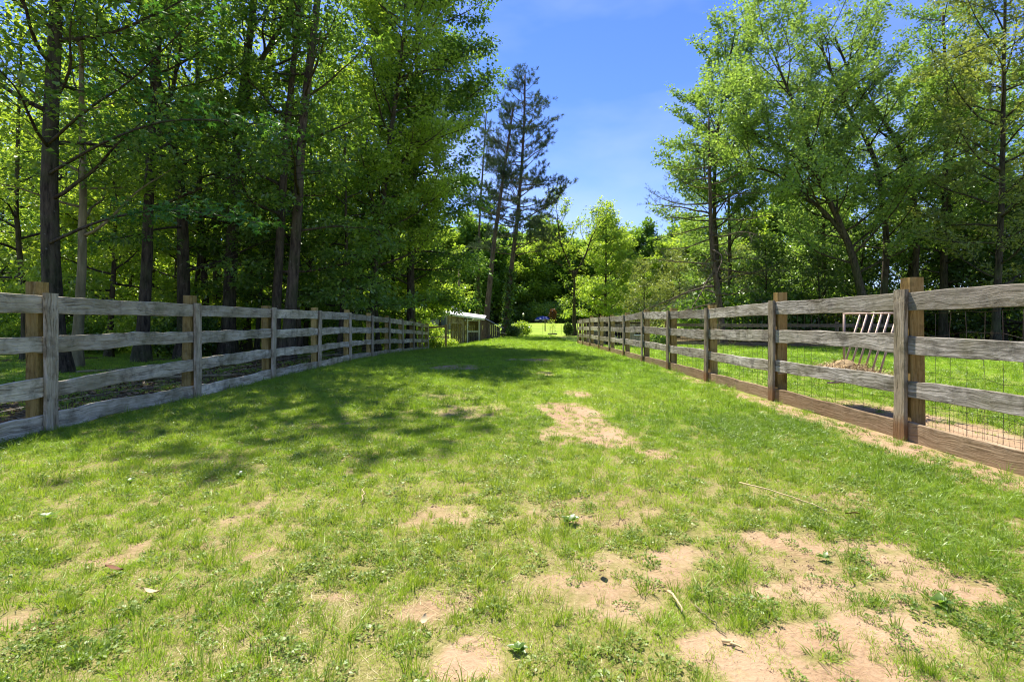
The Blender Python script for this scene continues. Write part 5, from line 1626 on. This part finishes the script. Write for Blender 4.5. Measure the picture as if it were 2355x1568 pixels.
flat_leaf('curled red-brown leaf in the grass at mid distance on the sunny side', 1960, 1196, 0.07, 'deadleaf', 1)
flat_leaf('brown leaf lying on thin grass in the near shade-side turf', 262, 1322, 0.07, 'deadleaf', 2)
flat_leaf('pale dry leaf lying on the straw in the near turf', 348, 1375, 0.06, 'hay_light', 3)
flat_leaf('pale dry leaf on the ground near the middle of the lane', 975, 1440, 0.04, 'hay_light', 4)
flat_leaf('small brown leaf at the near edge of the lane turf', 1385, 1330, 0.05, 'deadleaf', 5)


def weed(label, px, py, n, s, seed, mat='g_weed', flower=False):
    rr = np.random.default_rng(seed)
    x, y = gp_(px, py)
    root = empty('broadleaf_weed', (x, y, hg(x, y)), label, 'weed')
    for k in range(n):
        a = k * 2.4 + rr.uniform(-.3, .3); e = rr.uniform(0.35, 0.95); L_ = s * rr.uniform(0.7, 1.2)
        t_ = np.linspace(0, 1, 6); wv = 0.26 * np.sin(np.pi * np.clip(t_, 0.05, 0.97) ** 0.9)
        V = []
        for q in range(6):
            r_ = t_[q] * math.cos(e) * L_; z = (t_[q] * math.sin(e) - 0.35 * t_[q] ** 2) * L_ + 0.012
            for sg in (-1, 0, 1):
                V.append((r_ * math.cos(a) - sg * wv[q] * L_ * math.sin(a), r_ * math.sin(a) + sg * wv[q] * L_ * math.cos(a), z + 0.05 * L_ * abs(sg)))
        i = np.arange(5)[:, None] * 3; j = np.arange(2)[None, :]
        mb = MB(); mb.add(V, np.stack([i + j, i + 3 + j, i + 4 + j, i + j + 1], -1).reshape(-1, 4), rr.uniform(0.2, 0.9))
        mb.obj('leaf', M['leaf_mid'], root, True)
    if flower:
        mb = MB(); add_tube(mb, [(0, 0, 0), (0.005, 0, s * 0.9)], 0.0015, 4); mb.obj('stalk', M['leaf_bright'], root)
        mb = MB(); add_tube(mb, [(0.005, 0, s * 0.9), (0.005, 0, s * 0.97), (0.005, 0, s * 1.05)], [0.006, 0.011, 0.004], 7); mb.obj('flower', M['petal'], root)


weed('pale leafy weed just below the shade edge', 300, 1112, 11, 0.055, 1)
weed('leafy weed with white flower head below the shade edge', 552, 1098, 10, 0.05, 2, flower=True)
weed('bright green upright weed in the sunlit turf', 112, 1195, 9, 0.065, 3)
weed('dark clump of broad leaves in the middle of the lane', 1310, 1205, 14, 0.06, 4)
weed('broadleaf weed beside the near sand patch', 2160, 1395, 10, 0.05, 5)
weed('small weed standing on the bare sand', 1895, 1290, 8, 0.04, 6)
weed('low rosette at the near edge of the lane', 1190, 1500, 12, 0.04, 7)
weed('weed tuft rooted at the muddy board under the hay', 2395, 965 + 40, 7, 0.11, 8)
print('star leaves', star_n)

# fallen leaves on the bare strip behind the shaded fence
rr = np.random.default_rng(808)
n = 5200
fx, fy = rr.uniform(-9.5, -4.95, n), rr.uniform(3.6, 16, n)
_, fl2 = masks(fx, fy)
k = rr.uniform(0, 1, n) < 0.25 + fl2
fx, fy = fx[k], fy[k]; n = len(fx)
mb = MB()
leaf_quads(mb, np.stack([fx, fy, hgt(fx, fy) + rr.uniform(0.004, 0.03, n)], -1), rr.normal(0, 1, (n, 3)) * np.array([1, 1, 0.25]), rr.normal(0, 0.35, (n, 3)) + np.array([0, 0, 1.0]), 0.075 * rr.uniform(0.6, 1.3, n), 0.026 * rr.uniform(0.7, 1.3, n), rr, rr.uniform(0, 1, n))
tag(mb.obj('leaf_litter', M['litter_leaf']), 'brown leaf litter strewn over bare soil behind the shaded fence', 'leaf litter', kind='stuff')

# fallen limbs on the floor of the wood
for lab, a, b, rad in (('mossy fallen limb lying behind the second bay of the shaded fence', (-7.6, 9.2), (-5.6, 10.4), 0.05), ('thin fallen branch lying at the foot of the pale slim trunk', (-9.6, 11.0), (-8.1, 11.9), 0.03),
                       ('grey fallen limb lying behind the brown trunk pair', (-6.6, 16.2), (-5.3, 18.2), 0.06)):
    o = stick(lab, a, b, rad, 'bark_pale', int(rad * 1000), 0.06, 'fallen_limb'); o['category'] = 'branch'

# ------------------------------------------------------------------ say which one each background plant is
MARKS = [(118, 'thick dark trunk'), (190, 'pale slim trunk'), (338, 'mottled straight trunk'), (420, 'bending dark trunk'), (500, 'mossy upright trunk'), (560, 'forked leaning trunk'), (670, 'brown trunk pair'),
         (945, 'fence-end dark trunk'), (1100, 'thin pine'), (1205, 'tall pine'), (1320, 'forked lane-end tree'), (1392, 'rounded bright tree'), (1640, 'paddock pine'), (1880, 'arching limb'), (2030, 'slanting trunk'), (2172, 'upright dark trunk'), (2304, 'fence-post trunk')]
KINDS_ = {'sunlit maples deep in the wood': 'sunlit maple', 'tall background trees of the wood': 'tall woodland tree', 'trees closing the view at the back of the far lawn': 'far lawn-edge tree',
          'thicket trees deep in the paddock wood': 'dark thicket tree', 'tall airy trees deep in the paddock wood': 'tall airy tree', 'bushes deep on the woodland floor': 'low woodland bush',
          'bushes under the paddock trees': 'low paddock-wood bush', 'bushes along the back of the far lawn': 'dark lawn-edge bush'}
ORD = ['nearest', 'second nearest', 'third nearest', 'fourth nearest', 'fifth nearest', 'sixth nearest', 'seventh nearest', 'eighth nearest', 'ninth nearest', 'tenth nearest', 'eleventh nearest', 'twelfth nearest', 'thirteenth nearest', 'fourteenth nearest', 'fifteenth nearest', 'sixteenth nearest']
bins = {}
for o in list(SC.objects):
    if o.parent is None and o.get('group') in KINDS_ and o['label'].startswith('one of'):
        px = 1177 + F * o.location.x / o.location.y
        k = sum(1 for m in MARKS if m[0] < px)
        bins.setdefault((o['group'], k), []).append(o)
for (g, k), obs in bins.items():
    obs.sort(key=lambda o: o.location.y)
    if k == 0: where = 'beyond the thick dark trunk at the frame edge'
    elif k == len(MARKS): where = 'beyond the fence-post trunk at the frame edge'
    else: where = 'seen between %s and %s' % (MARKS[k - 1][1], MARKS[k][1])
    for q, o in enumerate(obs):
        o['label'] = '%s %s%s' % (KINDS_[g], where, ', ' + ORD[min(q, 15)] + ' there' if len(obs) > 1 else '')
